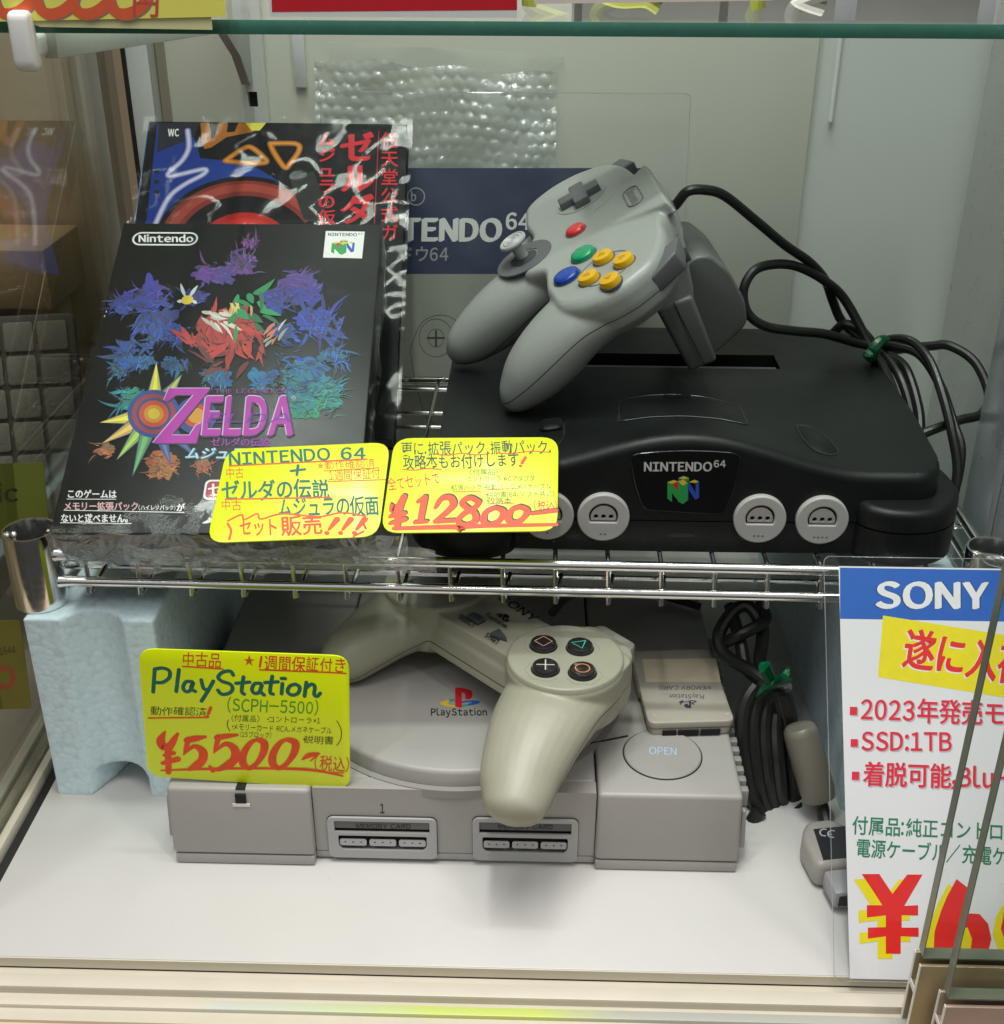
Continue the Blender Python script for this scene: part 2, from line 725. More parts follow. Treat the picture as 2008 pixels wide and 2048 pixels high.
b = MB()
b.box(-239, 330, 372.5, YB-1, -5, 0)
f = struct(obj('floor', b, white_board, bevel=.5))
b = MB()
b.box(-239, 330, 371.9, 372.5, -5.2, -.3)
struct(obj('floor_edge', b, board_edge))
b = MB()
b.box(at(1600, 400, y=YB).x-2, 420, YB, YB+6, -5, 700)
struct(obj('wall_back_panel', b, blue_paint))
b = MB()
b.box(-226, at(1600, 400, y=YB).x, YB-5, YB+5.5, -5, 700)
struct(obj('wall_back', b, grey_paint, bevel=.8))

# shop wall and boards behind the left glass
b = MB()
b.box(-900, -430, 300, 1400, -400, 900)
struct(obj('wall_beyond', b, mat('beyond', (.40, .31, .19), rough=.6, var=.1, vscale=6)))
b = MB()
b.box(-420, 420, 300, 346, -60, -7.5)
struct(obj('counter', b, mat('counter_laminate', (.62, .46, .32), rough=.45, var=.06, vscale=25, dirt=.3)))
b = MB()
b.box(-430, -262, 346, 900, -60, -30)
struct(obj('ledge_beyond', b, mat('ledge', (.36, .30, .24), rough=.5)))
b = MB()
b.box(262, 330, 376, YB-8, 0, 700)
struct(obj('wall_right', b, mat('right_wall', (.50, .51, .49), rough=.3)))

# left glass pane in its track
t = thing('glass_side_panel', 'large clear glass side wall of the cabinet at the left, rising from a metal channel', 'glass panel', (GX, 560, 0))
b = MB()
b.box(-2.5, 2.5, -186, 200, 2, 640)
obj('pane', b, film('side_glass', tint=(.86, .88, .85), ior=1.5, gain=1.7), t)
b = MB()
b.box(-9, -4, -190, 200, -6, 8)
b.box(4, 8, -190, 200, -6, 5)
b.box(-9, 8, -190, 200, -6, -2)
obj('channel', b, cream_alu, t, bevel=.6)
b = MB()
b.box(8.3, 12.5, -190, 200, -5, -1)
obj('gasket', b, black, t)
# hose and bars outside the glass
t = obj('hose', MB().tube([at(-20, 1655, z=-10), at(40, 1600, z=-8), at(92, 1548, z=-6), at(150, 1490, z=-6)], 3.2, smooth=6), mat('blue_hose', (.03, .05, .07), rough=.35))
tag(t, 'dark blue hose lying outside the left glass near the floor', 'hose')

# corner post at the back left
t = thing('corner_post', 'white aluminium corner post with a black gasket at the back left of the cabinet', 'post', (-235, 762, 0))
b = MB()
b.box(-6, 7, -5, 0, 0, 640)
obj('white_strip', b, mat('post_white', (.78, .80, .80), rough=.35), t, bevel=.5)
b = MB()
b.box(-8.4, -6.2, -6, 2, 0, 640)
obj('gasket', b, black, t)
b = MB()
b.box(7.2, 11, -3, 3, 0, 640)
obj('grey_strip', b, mat('post_grey', (.42, .42, .38), rough=.4), t)
b = MB()
b.box(11.1, 11.9, -2.5, 3, 0, 640)
b.box(12, 16, -5, 3, 0, 640, mat('post_brown', (.32, .29, .23), rough=.4))
b.mats.insert(0, black) if False else None
obj('groove', b, mat('post_brown', (.32, .29, .23)), t)

# slotted rails on the back wall, each with a shelf bracket
def wall_rail(x0, x1, label, brk):
    t = thing('slotted_rail', label, 'rail', ((x0+x1)/2, YB-6, 0), group='slotted rails on the back wall')
    w = (x1-x0)/2
    b = MB()
    loops = [[(-w, 0), (w, 0), (w, 640), (-w, 640)]]
    for k in range(14):
        z = 22+k*44
        loops.append([(-w*.42, z), (w*.32, z), (w*.32, z+9), (-w*.42, z+9)])
    b.plate(loops, 0, 5, M=Matrix.Rotation(math.pi/2, 4, 'X'))
    obj('channel', b, white_enamel, t)
    b = MB()
    b.box(-w*.8, w*.8, -.5, .5, 1, 639)
    obj('slot_backing', b, black, t)
    if brk:
        b = MB()
        b.prism([(0, 302), (-8, 300), (-26, 318), (-60, 336), (-200, 350), (-200, 356), (0, 356)], -2.6, 2.6, M=Matrix(((0, 0, 1, -2), (1, 0, 0, -5), (0, 1, 0, 0), (0, 0, 0, 1))))
        obj('bracket_arm', b, mat('bracket_grey', (.50, .52, .50), rough=.35), t, bevel=.4)
    return t


wall_rail(-175.5, -160, 'white slotted rail with a grey shelf arm on the back wall above the guidebook', True)

# white strip high on the back wall
t = thing('white_strip', 'short white plastic strip fixed upright on the back wall beside the slotted rail', 'strip', (at(600, 120, y=YB-5).x, YB-6, 300))
b = MB()
b.box(-3.5, 3.5, -2, 0, -3, 60)
obj('strip_body', b, mat('strip_white', (.86, .88, .9), rough=.4), t, bevel=.5)
t = thing('reflection_rod', 'thin white rod standing in for a bright reflection on the right of the back wall', 'rod', (at(1672, 150, y=YB-2).x, YB-2, 0))  # added rod that draws a bright reflected line on the wall
b = MB()
z0, z1 = at(1672, 243, y=YB-2).z, 372
b.tube([(0, 0, z0), (0, 0, z1)], 1.3)
obj('rod_body', b, mat('reflection_white', (.9, .92, .93), rough=.3), t)

# glass shelf
SZ = at(1004, 72, y=440).z
t = thing('glass_shelf', 'clear glass shelf with a dark green front edge across the top of the photo', 'glass shelf', (0, 440, SZ))
pl = MB()
pl.box(-249, 330, .4, 322, 0, 4.6)
obj('pane', pl, film('shelf_glass', tint=(.90, .95, .92), ior=1.5, rough=.02), t)
pl = MB()
pl.box(-249, 330, 0, .35, 0, 4.6)
edge_m = mat('green_edge', (.055, .19, .14), rough=.25, var=.12, vscale=120, coat=.4)
obj('front_edge', pl, edge_m, t, bevel=.1)

# white arm that carries the glass at the left
c0 = at(75, 80, y=450)
t = thing('shelf_arm', 'white tapered shelf arm with a rounded end cap under the glass shelf', 'bracket', c0)
b = MB()
L_ = YB-450-6
qa = at(380, 74, x=c0.x+4)
b.prism([(0, -6), (0, SZ-c0.z-.4), (L_, SZ-c0.z-.4), (L_, -6+(qa.z-(c0.z-6))*L_/(qa.y-450))], -2.5, 2.5, M=Matrix(((0, 0, 1, 4), (1, 0, 0, 0), (0, 1, 0, 0), (0, 0, 0, 1))))
obj('arm', b, mat('arm_grey', (.60, .63, .59), rough=.3), t, bevel=.4)
b = MB()
b.prism(roundpoly([(-4, -8.5), (-4, 11), (3, 11), (5, -8.5)], 4), -3.6, 3.6, M=Matrix(((0, 0, 1, 1), (1, 0, 0, -14.5), (0, 1, 0, 0), (0, 0, 0, 1))))
b.box(-1.5, 3.5, -10, 1, -5, SZ-c0.z-.6)
obj('end_cap', b, mat('cap_white', (.82, .82, .79), rough=.3), t, bevel=1.8, seg=3)

# ------------------------------------------------ things standing on the glass shelf
Y2 = 446.0
def board(name, label, cat, px0, px1, vtop, vbot, y, m, th=.8, group=None, lean=0):
    a, c = at(px0, vbot, y=y), at(px1, vtop, y=y)
    t = thing(name, label, cat, (a.x, y, a.z), group=group)
    b = MB()
    b.box(0, c.x-a.x, 0, th, 0, max(c.z-a.z, 2)+30)
    obj('sheet', b, m, t, bevel=.15)
    return t, Plane((a.x, y, a.z), (1, 0, 0), (0, 0, 1))


ycard = mat('pale_yellow_card', (.88, .83, .16), rough=.5, var=.03)
t = thing('price_card', 'pale yellow price card with orange zeros standing on the glass shelf at the top left', 'price card', at(-60, 44, y=437.5), group='yellow price cards')
A = at(-60, 44, y=437.5)
pl = Plane(A, (1, -.01, 0), (0, 0, 1))
w = pl.px(452, 30)
b = MB()
b.prism([(0, 0), (w.x, pl.px(452, 33).y), (w.x, 45), (0, 45)], 0, .5)
obj('card_sheet', b, ycard, t, M=pl.R.to_4x4())
b = MB()
q = pl.px(424, 60)
b.prism([(pl.px(40, 50).x, 1), (pl.px(80, 54).x, pl.px(80, 54).y), (q.x, q.y), (q.x, pl.px(424, 30).y), (0, 3)], -.9, -.3)
obj('lower_strip', b, mat('pale_cream', (.80, .78, .42), rough=.5), t, M=pl.R.to_4x4())  # pale cream strip below the lower edge of the yellow card
pr_ = Print(pl, z=.56)
orange = ink('orange', (.80, .13, .05))
shade = ink('grey_brown', (.28, .24, .22))
for m, dx in ((shade, 3), (orange, 0)):
    for k, u in enumerate((5, 90, 160, 235)):
        P_ = [(u+dx+28+38*math.cos(a)+14*math.sin(a), -12+dx*.7-40*math.sin(a)) for a in [math.radians(i*30+90) for i in range(13)]]
        pr_.stroke(P_, [3.6 if 3 < i < 9 else 2 for i in range(13)], m)
    pr_.stroke([(42+dx, 24+dx), (44+dx, 34), (30+dx, 41)], [2.6, 2, .6], m)
pr_.text('円', (262, 28), (318, 29), 44, ink('red_orange', (.62, .09, .07)), w=.012)
pr_.done('lettering', t, M=pl.R.to_4x4())

t = thing('price_sheet', 'white price sheet with a solid red band along its lower edge on the glass shelf', 'price sheet', at(540, 33, y=443))
A = at(540, 33, y=443)
pl = Plane(A, (1, 0, 0), (0, 0, 1))
b = MB()
b.box(0, pl.px(1034, 30).x, 0, 45, -.5, 0)
obj('sheet', b, mat('white_paper', (.78, .78, .76), rough=.5), t, M=pl.R.to_4x4())
p_ = Print(pl)
p_.poly([(544, 24), (1034, 20), (1034, -5), (543, -3)], ink('red_band', (.62, .01, .025)))
p_.done('red_band', t, M=pl.R.to_4x4())
t = thing('price_sheet', 'pale pinkish blank price sheet standing on the glass shelf', 'price sheet', at(1068, 8, y=443))
A = at(1068, 8, y=443)
pl = Plane(A, (1, 0, 0), (0, 0, 1))
b = MB()
b.prism([(0, 0), (pl.px(1545, 1).x, pl.px(1545, 1).y), (pl.px(1545, 1).x, 40), (0, 40)], -.5, 0)
obj('sheet', b, mat('pink_paper', (.80, .70, .64), rough=.5), t, M=pl.R.to_4x4())
for u, wd in ((1148, 16), (1437, 18), (1668, 42), (1955, 32)):
    A = at(u, 42, y=452)
    t = thing('price_rail', 'upright clear white plastic strip standing on the glass shelf, %s' % {1148: 'leftmost of the four', 1437: 'thin one by the green hook', 1668: 'widest of the four', 1955: 'rightmost of the four'}[u], 'plastic strip', A, group='white strips on the glass shelf')
    b = MB()
    wx = (at(u+wd, 42, y=452)-at(u, 42, y=452)).x
    b.box(0, wx, 0, 1, 0, 45)
    obj('strip_body', b, mat('milky_strip', (.75, .77, .80), rough=.25), t, bevel=.2)
lime = mat('lime_plastic', (.46, .50, .07), rough=.35)
pale = mat('pale_plastic', (.62, .62, .55), rough=.35)
for k, (pts, m, lab, y) in enumerate([
        ([(1058, -10), (1062, 14), (1085, 27), (1135, 43)], lime, 'lime green bent tube sloping down beside the red banded sheet', 520),
        ([(1190, 43), (1200, 18), (1240, 4), (1290, 5), (1320, -10)], lime, 'lime green arched tube standing in the middle of the glass shelf', 520),
        ([(1500, 43), (1512, 15), (1520, -10)], lime, 'short straight lime green tube near the pink price sheet', 520),
        ([(1580, 43), (1590, 15), (1615, 2), (1650, -8)], pale, 'off white curved tube beside the widest clear strip', 520)]):
    P_ = [at(u, v, y=y) for u, v in pts]
    b = MB().tube([p-P_[0] for p in P_], 3, smooth=6)
    o = obj('bent_tube', b, m)
    o.location = P_[0]*S
    tag(o, lab, 'tube', 'bent tubes on the glass shelf')
t = thing('silver_box', 'low grey metal box lying on the glass shelf behind the price strips', 'box', at(1150, 30, y=600))
b = MB()
a0, a1 = at(1150, 30, y=600), at(1960, 30, y=600)
b.box(0, a1.x-a0.x, 0, 60, -2, 34)
obj('box_body', b, mat('box_grey', (.34, .34, .32), rough=.35), t, bevel=1)

# ------------------------------------------------ sliding door track and doors
t = thing('door_track', 'cream metal sliding door track with two ribs along the front of the cabinet floor', 'track', (0, 366, -5))
def yv(v, z):
    return at(500, v, z=z).y
b = MB()
b.box(-420, 420, yv(2050, -7)-367, 371.8-366, -2.4, -1)
obj('track_base', b, cream_alu, t)
b = MB()
y1, y0 = yv(1957, -2), yv(1983, -2)
b.box(-420, 420, y0-366, y1-366, -1.2, 3)
obj('rib', b, mat('rib_cream', (.60, .55, .46), rough=.42, var=.05, vscale=40, dirt=.15), t, bevel=.3)
b = MB()
y1, y0 = yv(2003, -4), yv(2020, -4)
b.box(-420, 420, y0-366, y1-366, -1.2, 1)
rib2 = NT('worn_rib')
bs = rib2.new('ShaderNodeBsdfPrincipled', Roughness=.35)
tc = rib2.new('ShaderNodeTexCoord')
sp = rib2.new('ShaderNodeSeparateXYZ')
rib2.l.new(tc.outputs['Object'], sp.inputs[0])
nz = rib2.new('ShaderNodeTexNoise', Scale=120.0, Detail=6.0)
rib2.l.new(tc.outputs['Object'], nz.inputs['Vector'])
mr = rib2.new('ShaderNodeMapRange')
rib2.l.new(rib2.math('ADD', sp.outputs['X'], rib2.math('MULTIPLY', nz.outputs['Fac'], .03)), mr.inputs[0])
mr.inputs[1].default_value, mr.inputs[2].default_value = -.22, .08
rp = rib2.new('ShaderNodeValToRGB')
rib2.l.new(mr.outputs[0], rp.inputs[0])
for i, (p, c) in enumerate([(0, (.60, .55, .45)), (.34, (.60, .55, .45)), (.36, (.52, .54, .50)), (.55, (.50, .56, .34)), (.66, (.52, .60, .16)), (.8, (.52, .60, .14)), (.92, (.42, .42, .36)), (1, (.40, .40, .36))]):
    e = rp.color_ramp.elements[i] if i < 2 else rp.color_ramp.elements.new(p)
    e.position, e.color = p, (*c, 1)
rib2.l.new(rp.outputs[0], bs.inputs['Base Color'])
rib2.l.new(bs.outputs[0], rib2.out.inputs[0])
obj('rib', b, rib2.m, t, bevel=.25, label='front rib with a worn patch of lime green and silver tape')

gl_edge = mat('pane_edge', (.17, .19, .14), rough=.3, var=.1)
def door(label, x0, y, zb, m_face, extra):
    t = thing('sliding_door', label, 'glass door', (x0, y, -3), group='sliding glass doors')
    b = MB()
    b.box(.35, 300, -2.5, 2.5, zb+3, 460)
    obj('pane', b, film('door_glass', tint=(.97, .98, .97), ior=1.4, rough=.02, gain=.6), t)
    b = MB()
    b.box(-.1, .3, -2.5, 2.5, zb+3, 460)
    b.box(.3, 300, -2.6, 2.6, zb+2.2, zb+2.9)
    obj('pane_edge', b, gl_edge, t)
    b = MB()
    b.box(-.5, 300, -4.2, -2.8, -1, zb)
    b.box(-.5, 300, 2.8, 4.2, -1, zb)
    b.box(-.5, 300, -2.8, 2.8, zb*.55, zb*.6)
    obj('bottom_rail', b, m_face, t, bevel=.2)
    b = MB()
    for yy in (-4.3, 2.7):
        b.box(-.9, -.55, yy, yy+1.6, -1, zb)
    b.box(-.9, -.55, -2.7, 2.7, zb*.55, zb*.62)
    obj('rail_end', b, mat('cut_alu', (.78, .78, .74), rough=.4), t)
    return t


bronze = mat('olive_bronze', (.33, .27, .15), rough=.38, metal=.25, var=.1, vscale=50)
pink = mat('worn_pink', (.42, .30, .24), rough=.4, metal=.2, var=.1, vscale=50, dirt=.2)
door('rear sliding glass door with an olive bronze bottom rail, its edge crossing the price sign', 154.9, 352, 36, bronze, 0)
door('front sliding glass door with a worn pinkish bottom rail at the lower right corner', 161.4, 338, 30, pink, 0)

# right-hand aluminium upright near the rack
p0, p1 = at(1955, 1060, y=560), at(2005, 560, y=560)
t = thing('upright_profile', 'silver aluminium upright profile at the far right edge behind the wire rack', 'profile', (p0.x+8, 566, 0))
b = MB()
b.box(-4, 0, -5, 30, 0, 640)
b.box(0.1, 6, -6, -1, 0, 640)
b.box(6.1, 12, -3, 2, 0, 640)
obj('profile_body', b, mat('profile_alu', (.62, .64, .66), rough=.3, metal=.5), t, bevel=.6)

# ------------------------------------------------ beyond the left glass
t = thing('keyboard', 'grey computer keyboard standing on end outside the left glass', 'keyboard', at(150, 900, x=-300))
A0 = at(150, 905, x=-330)
pl = Plane(at(-260, 1030, y=640), (1, .12, .03), (-.12, .3, .9))
t.matrix_world = Matrix.Translation(pl.o*S) @ pl.R.to_4x4()
tl, br = pl.px(145, 625), pl.px(-260, 1030)
b = MB()
b.prism(rrect(br.x, tl.x, br.y-30, tl.y, 4), -7, 0)
obj('case', b, mat('kb_case', (.10, .085, .07), rough=.45), t, bevel=.8)
for i in range(6):
    for j in range(6):
        x1 = tl.x-4-i*19.5
        y1 = tl.y-4-j*19.5
        b = MB()
        b.prism(rrect(x1-17, x1, y1-17, y1, 2), .2, 2.4)
        obj('key', b, mat('kb_key', (.26, .24, .21), rough=.4, var=.04), t, bevel=.5)
b = MB()
A = at(150, 560, y=700)
t = thing('wooden_stand', 'tan wooden stand with a slanted beam seen through the left glass', 'wooden stand', (A.x-40, 700, 0))
b.box(-75, 24, 0, 60, 178, 214)
obj('beam', b, tan, t, bevel=1)
b = MB()
b.box(5, 20, 8, 40, -30, 177.9)
b.box(-70, -50, 8, 40, -30, 177.9)
obj('post', b, tan, t, bevel=1)
b = MB()
b.box(-90, 42, 66, 80, -30, 420)
obj('back_board', b, pale_tan, t)
t = thing('yellow_sign', 'yellow green card with black letters outside the left glass', 'card', (0, 0, 0))
pl = Plane(at(-80, 1080, y=520), (1, .1, 0), (0, .25, 1))
t.matrix_world = Matrix.Translation(pl.o*S) @ pl.R.to_4x4()
b = MB()
q = pl.px(86, 925)
b.prism(rrect(0, q.x, 0, q.y, 1.5), -.6, 0)
obj('card_sheet', b, mat('dimmed_lime', (.12, .135, .015), rough=.5), t)  # lime darkened in its colour for the dim light beyond the glass
p_ = Print(pl)
p_.text('ic', (-4, 1003), (38, 1003), 34, ink('black', (.01, .01, .01)), w=.03)
p_.done('lettering', t)
t = thing('small_price_card', 'small yellow card with an orange ring low outside the left glass', 'card', (0, 0, 0))
pl = Plane(at(-30, 1420, y=470), (1, .1, 0), (0, .2, 1))
t.matrix_world = Matrix.Translation(pl.o*S) @ pl.R.to_4x4()
b = MB()
q = pl.px(40, 1240)
b.prism(rrect(0, q.x, 0, q.y, 1.5), -.6, 0)
obj('card_sheet', b, mat('dimmed_yellow', (.13, .11, .015), rough=.5), t)  # yellow and its orange ring carry the dim light in their colour
p_ = Print(pl)
p_.stroke([(10+16*math.cos(a), 1355+20*math.sin(a)) for a in [i*.63 for i in range(11)]], 2.2, ink('dimmed_orange', (.25, .05, .02)))
p_.text('1644', (0, 1310), (32, 1306), 14, ink('black', (.01, .01, .01)))
p_.done('lettering', t)

# ================================================================== WIRE RACK ON TWO FOAM BLOCKS
chrome = mat('chrome', (.86, .86, .85), rough=.14, metal=1.0, var=.02, rvar=.3, vscale=300)
RX0, RX1, RYF, RYB = -226.5, 209.0, 487.0, 748.0
ZT, ZL = 130.2, 116.2                        # centre heights of the upper and lower front rail
rack = thing('wire_rack', 'chrome wire rack shelf with round corner sleeves, carrying the dark console and boxed game', 'wire rack', ((RX0+RX1)/2, 615, 104))
rack.rotation_euler = (0, 0, math.radians(-.55))
RO = Vector(((RX0+RX1)/2, 615, 104))
def rp_(*p):
    return Vector(p)-RO
for x in (RX0-1.5, RX1):
    for y in (RYF+2, RYB-4):
        b = MB()
        b.lathe([(12.0, 0), (12.1, 37), (11.9, 38), (11.0, 38), (10.8, 37), (10.8, 0), (12.0, 0)], 48, M=Matrix.Translation(rp_(x, y, 104)))
        obj('corner_sleeve', b, chrome, rack)
for z, nm in ((ZT, 'rail'), (ZL, 'rail')):
    for y in (RYF, RYB):
        b = MB().tube([rp_(RX0+9, y, z), rp_(RX0+16, y, z), rp_(RX1-16, y, z), rp_(RX1-9, y, z)], [3.4, 2.5, 2.5, 3.4], 14)
        obj(nm, b, chrome, rack)
    for x in (RX0+5, RX1+3):
        b = MB().tube([rp_(x, 495, z), rp_(x, RYB-12, z)], 2.3, 12)
        obj(nm, b, chrome, rack)
x = RX0+22.4
while x < RX1-10:
    b = MB()
    jx = random.uniform(-.25, .25)
    b.tube([rp_(x+jx, RYB, ZL+1), rp_(x+jx, RYB-1, 128.6), rp_(x, RYB-8, 129), rp_(x, RYF+6, 129), rp_(x, RYF+1.5, 127), rp_(x+.3, RYF+.6, 118), rp_(x+.5, RYF-1, 110.6), rp_(x+.6, RYF+1.6, 109.2), rp_(x+1.2, RYF+4, 110.4), rp_(x+3.2, RYF+17, 115.4)], 1.15, 8)
    obj('deck_wire', b, chrome, rack)
    x += 24.15
for y in (504, 540, 582, 624, 650, 671, 709):
    b = MB().tube([rp_(RX0+5, y, 114.2 if y == 504 else 126.5), rp_(RX1+3, y, 114.2 if y == 504 else 126.5)], 1.25, 8)
    obj('cross_wire', b, chrome, rack)

foam_c = foam_mat('foam', (.70, .86, .93))
def foam(x0, x1, label, notch, sgn=1):
    t = thing('foam_block', label, 'foam block', (x0, 476, 0), group='foam blocks under the rack')
    w = x1-x0
    b = MB()
    if notch:
        poly = [(0, 0), (17, 0)]+[(17+29*k/10, 9*math.sin(math.pi*k/10)**.8 if 0 < k < 10 else 0) for k in range(1, 11)]+[(w, 0), (w, 262), (0, 262)]
        b.prism(poly, 13.6, 103.6)
        arch = [(0, 0), (22, 0), (25, 6), (30, 11.5), (37, 13.8), (44, 14), (44, 0), (w, 0), (w, 103), (0, 103)]
        b.prism([(0, 0), (17, 0), (20, 5), (25, 16), (30, 30), (30, 262), (0, 262)], 0, 20)
        b.prism([(46, 0), (w, 0), (w, 262), (46, 262)], 0, 20)
    else:
        b.prism([(0, 0), (w, 0), (w, 262), (0, 262)], 0, 103.6)
    obj('block', b, foam_c, t, angle=60, mods=remesher(1.3, 2))
    return t


foam(-233, -172.5, 'pale blue polystyrene foam block with a hollowed front under the left end of the rack', True)
foam(155, 214, 'pale blue polystyrene foam block in shade under the right end of the rack', False)

# ================================================================== GREY DISC CONSOLE
ps_grey = mat('console_grey', (.345, .332, .312), rough=.42, var=.045, vscale=24, grain=.2, gscale=2600, dirt=.3, dscale=260)
ps_dark = mat('console_dark_grey', (.26, .252, .24), rough=.45, var=.03, grain=.1)
gap = mat('gap_black', (.006, .006, .006), rough=.8)
slot_grey = mat('slot_grey', (.11, .11, .115), rough=.45)
port_grey = mat('port_grey', (.385, .38, .375), rough=.4, var=.02)
k_black = ink('black', (.012, .012, .013))
psc = thing('disc_console', 'light grey disc game console with a round lid on the white floor', 'game console', (-31.5, 520, 0))
PO = Vector((-31.5, 520, 0))
PM = Matrix.Translation(-PO)
YF, YC, ZD = 429.5, 434.0, 43.0
b = MB()
b.box(-161.6, -97, YF+.2, 611, .3, 5.6, M=PM)
b.box(32.4, 97.4, YF+1.7, 611, .3, 5.6, M=PM)
b.box(-97.1, 32.5, YC+.2, 611, 1.2, 5.6, M=PM)
obj('lower_shell', b, ps_grey, psc, bevel=.9, seg=3)
b = MB()
b.box(-158, 94, YC+3.5, 608, 6.5, 40, M=PM)
obj('inner_body', b, gap, psc)
b = MB()
b.box(-162.5, -96.7, YF, 611, 6.0, ZD, M=PM, tx=.4, ty=2.0)
obj('left_block', b, ps_grey, psc, bevel=2.0, seg=3)
b = MB()
b.box(32.1, 98, YF+1.5, 611, 6.0, ZD, M=PM, tx=.5, ty=2.0)
obj('right_block', b, ps_grey, psc, bevel=2.0, seg=3)
cb = MB()
cb.box(-96.3, 31.7, YC+8, 611, 6.6, ZD-.3, M=PM)
obj('centre_block', cb, ps_grey, psc, bevel=1.6, seg=3)
b = MB()
b.box(98.1, 101.6, YF+8, 560, 9, 30, M=PM, ty=1, tx=.8)
obj('side_wing', b, ps_grey, psc, bevel=1.2)
b = MB()
b.box(-166, -162.6, YF+8, 560, 9, 32, M=PM, ty=1, tx=.8)
obj('side_wing', b, ps_grey, psc, bevel=1.2)
b = MB()
for k in range(18):
    b.box(97.8, 101.4, YF+12+k*7.2, YF+16+k*7.2, 30.5, 39.5, M=PM)
obj('vent_ribs', b, ps_dark, psc, bevel=.6)
b = MB()
p = at(477, 1588, z=ZD)
b.box(p.x-2.2, p.x+2.2, YF+2.1, YF+13, ZD-.3, ZD+.12, M=PM)
b.box(p.x-2.4, p.x+2.4, YF+.7, YF+2.3, ZD-7, ZD-2.2, M=PM)
obj('indicator_slot', b, gap, psc)
b = MB()
b.box(p.x-4, p.x+4, YF+.9, YF+1.2, ZD-9.3, ZD-7.2, M=PM)
obj('indicator_lens', b, mat('lens_white', (.75, .74, .72), rough=.3), psc, bevel=.2)
# front plate of the middle, cut through for the two slots
FPX = Plane((0, YC-.05, 0), (1, 0, 0), (0, 0, 1))
cuts = []
for (u0, u1, v0, v1) in ((662, 872, 1636, 1721), (947, 1156, 1638, 1726)):
    a, c = FPX.px(u0, v1), FPX.px(u1, v0)
    cuts.append((a.x, c.x, max(a.y, 3.2), c.y))
b = MB()
b.plate([[(-96.5, 6.0), (31.9, 6.0), (31.9, ZD-.3), (-96.5, ZD-.3)]]+[rrect(x0+1, x1-1, max(z0+1, 6.9), z1-1, 1.5)[::-1] for x0, x1, z0, z1 in cuts], -8, 0, M=PM @ Matrix(((1, 0, 0, 0), (0, 0, -1, YC), (0, 1, 0, 0), (0, 0, 0, 1))))
obj('front_plate', b, ps_grey, psc, bevel=.7)
# lid
LX, LY = -33.0, 514.0
Lm = Matrix.Translation(Vector((LX, LY, 0))-PO)
b = MB()
b.lathe([(81.2, ZD-4), (81.2, ZD+.25), (78.2, ZD+.3), (78.0, ZD-4)], 128, M=Lm)
obj('lid_groove', b, ps_dark, psc)
lid = MB()
lid.lathe([(77.9, ZD-3), (77.4, 49.2), (76.8, 50.6), (75.4, 51.3), (60, 52.0), (30, 52.5), (0, 52.6)][::1], 128, M=Lm)
lid_o = obj('lid', lid, ps_grey, psc, angle=50)
b = MB()
a, c = at(1125, 1500, z=ZD), at(1240, 1478, z=ZD)
b.tube([at(1178, 1488, z=ZD)-PO+Vector((0, 0, .0)), at(1256, 1472, z=ZD)-PO], .55, 8)
obj('seam', b, gap, psc)
# open button
oc = at(1325, 1507, z=ZD+.6)
om = Matrix.Translation(oc-PO+Vector((0, 0, -.6)))
b = MB()
b.lathe([(18.6, -1), (18.6, .18), (0, .18)], 72, M=om)
obj('button_gap', b, gap, psc)
b = MB()
b.lathe([(18.0, -1), (18.0, .5), (17.5, 1.0), (0, 1.05)], 72, M=om)
ob = obj('open_button', b, ps_grey, psc)
pl = Plane(oc+Vector((0, 0, .47)), (1, 0, 0), (0, 1, 0))
p_ = Print(pl, z=.04)
p_.text('OPEN', (1298, 1508), (1354, 1510), 14, ink('pale_blue', (.42, .56, .80)), w=.005)
q = p_.done('lettering', ob, M=Matrix.Translation((oc-PO+Vector((0, 0, .47)))*S))
# power button, mostly behind the card
b = MB()
b.lathe([(13.5, -1), (13.5, .8), (13, 1.2), (0, 1.2)], 48, M=Matrix.Translation(Vector((-129, 462, ZD))-PO))
obj('power_button', b, ps_grey, psc)
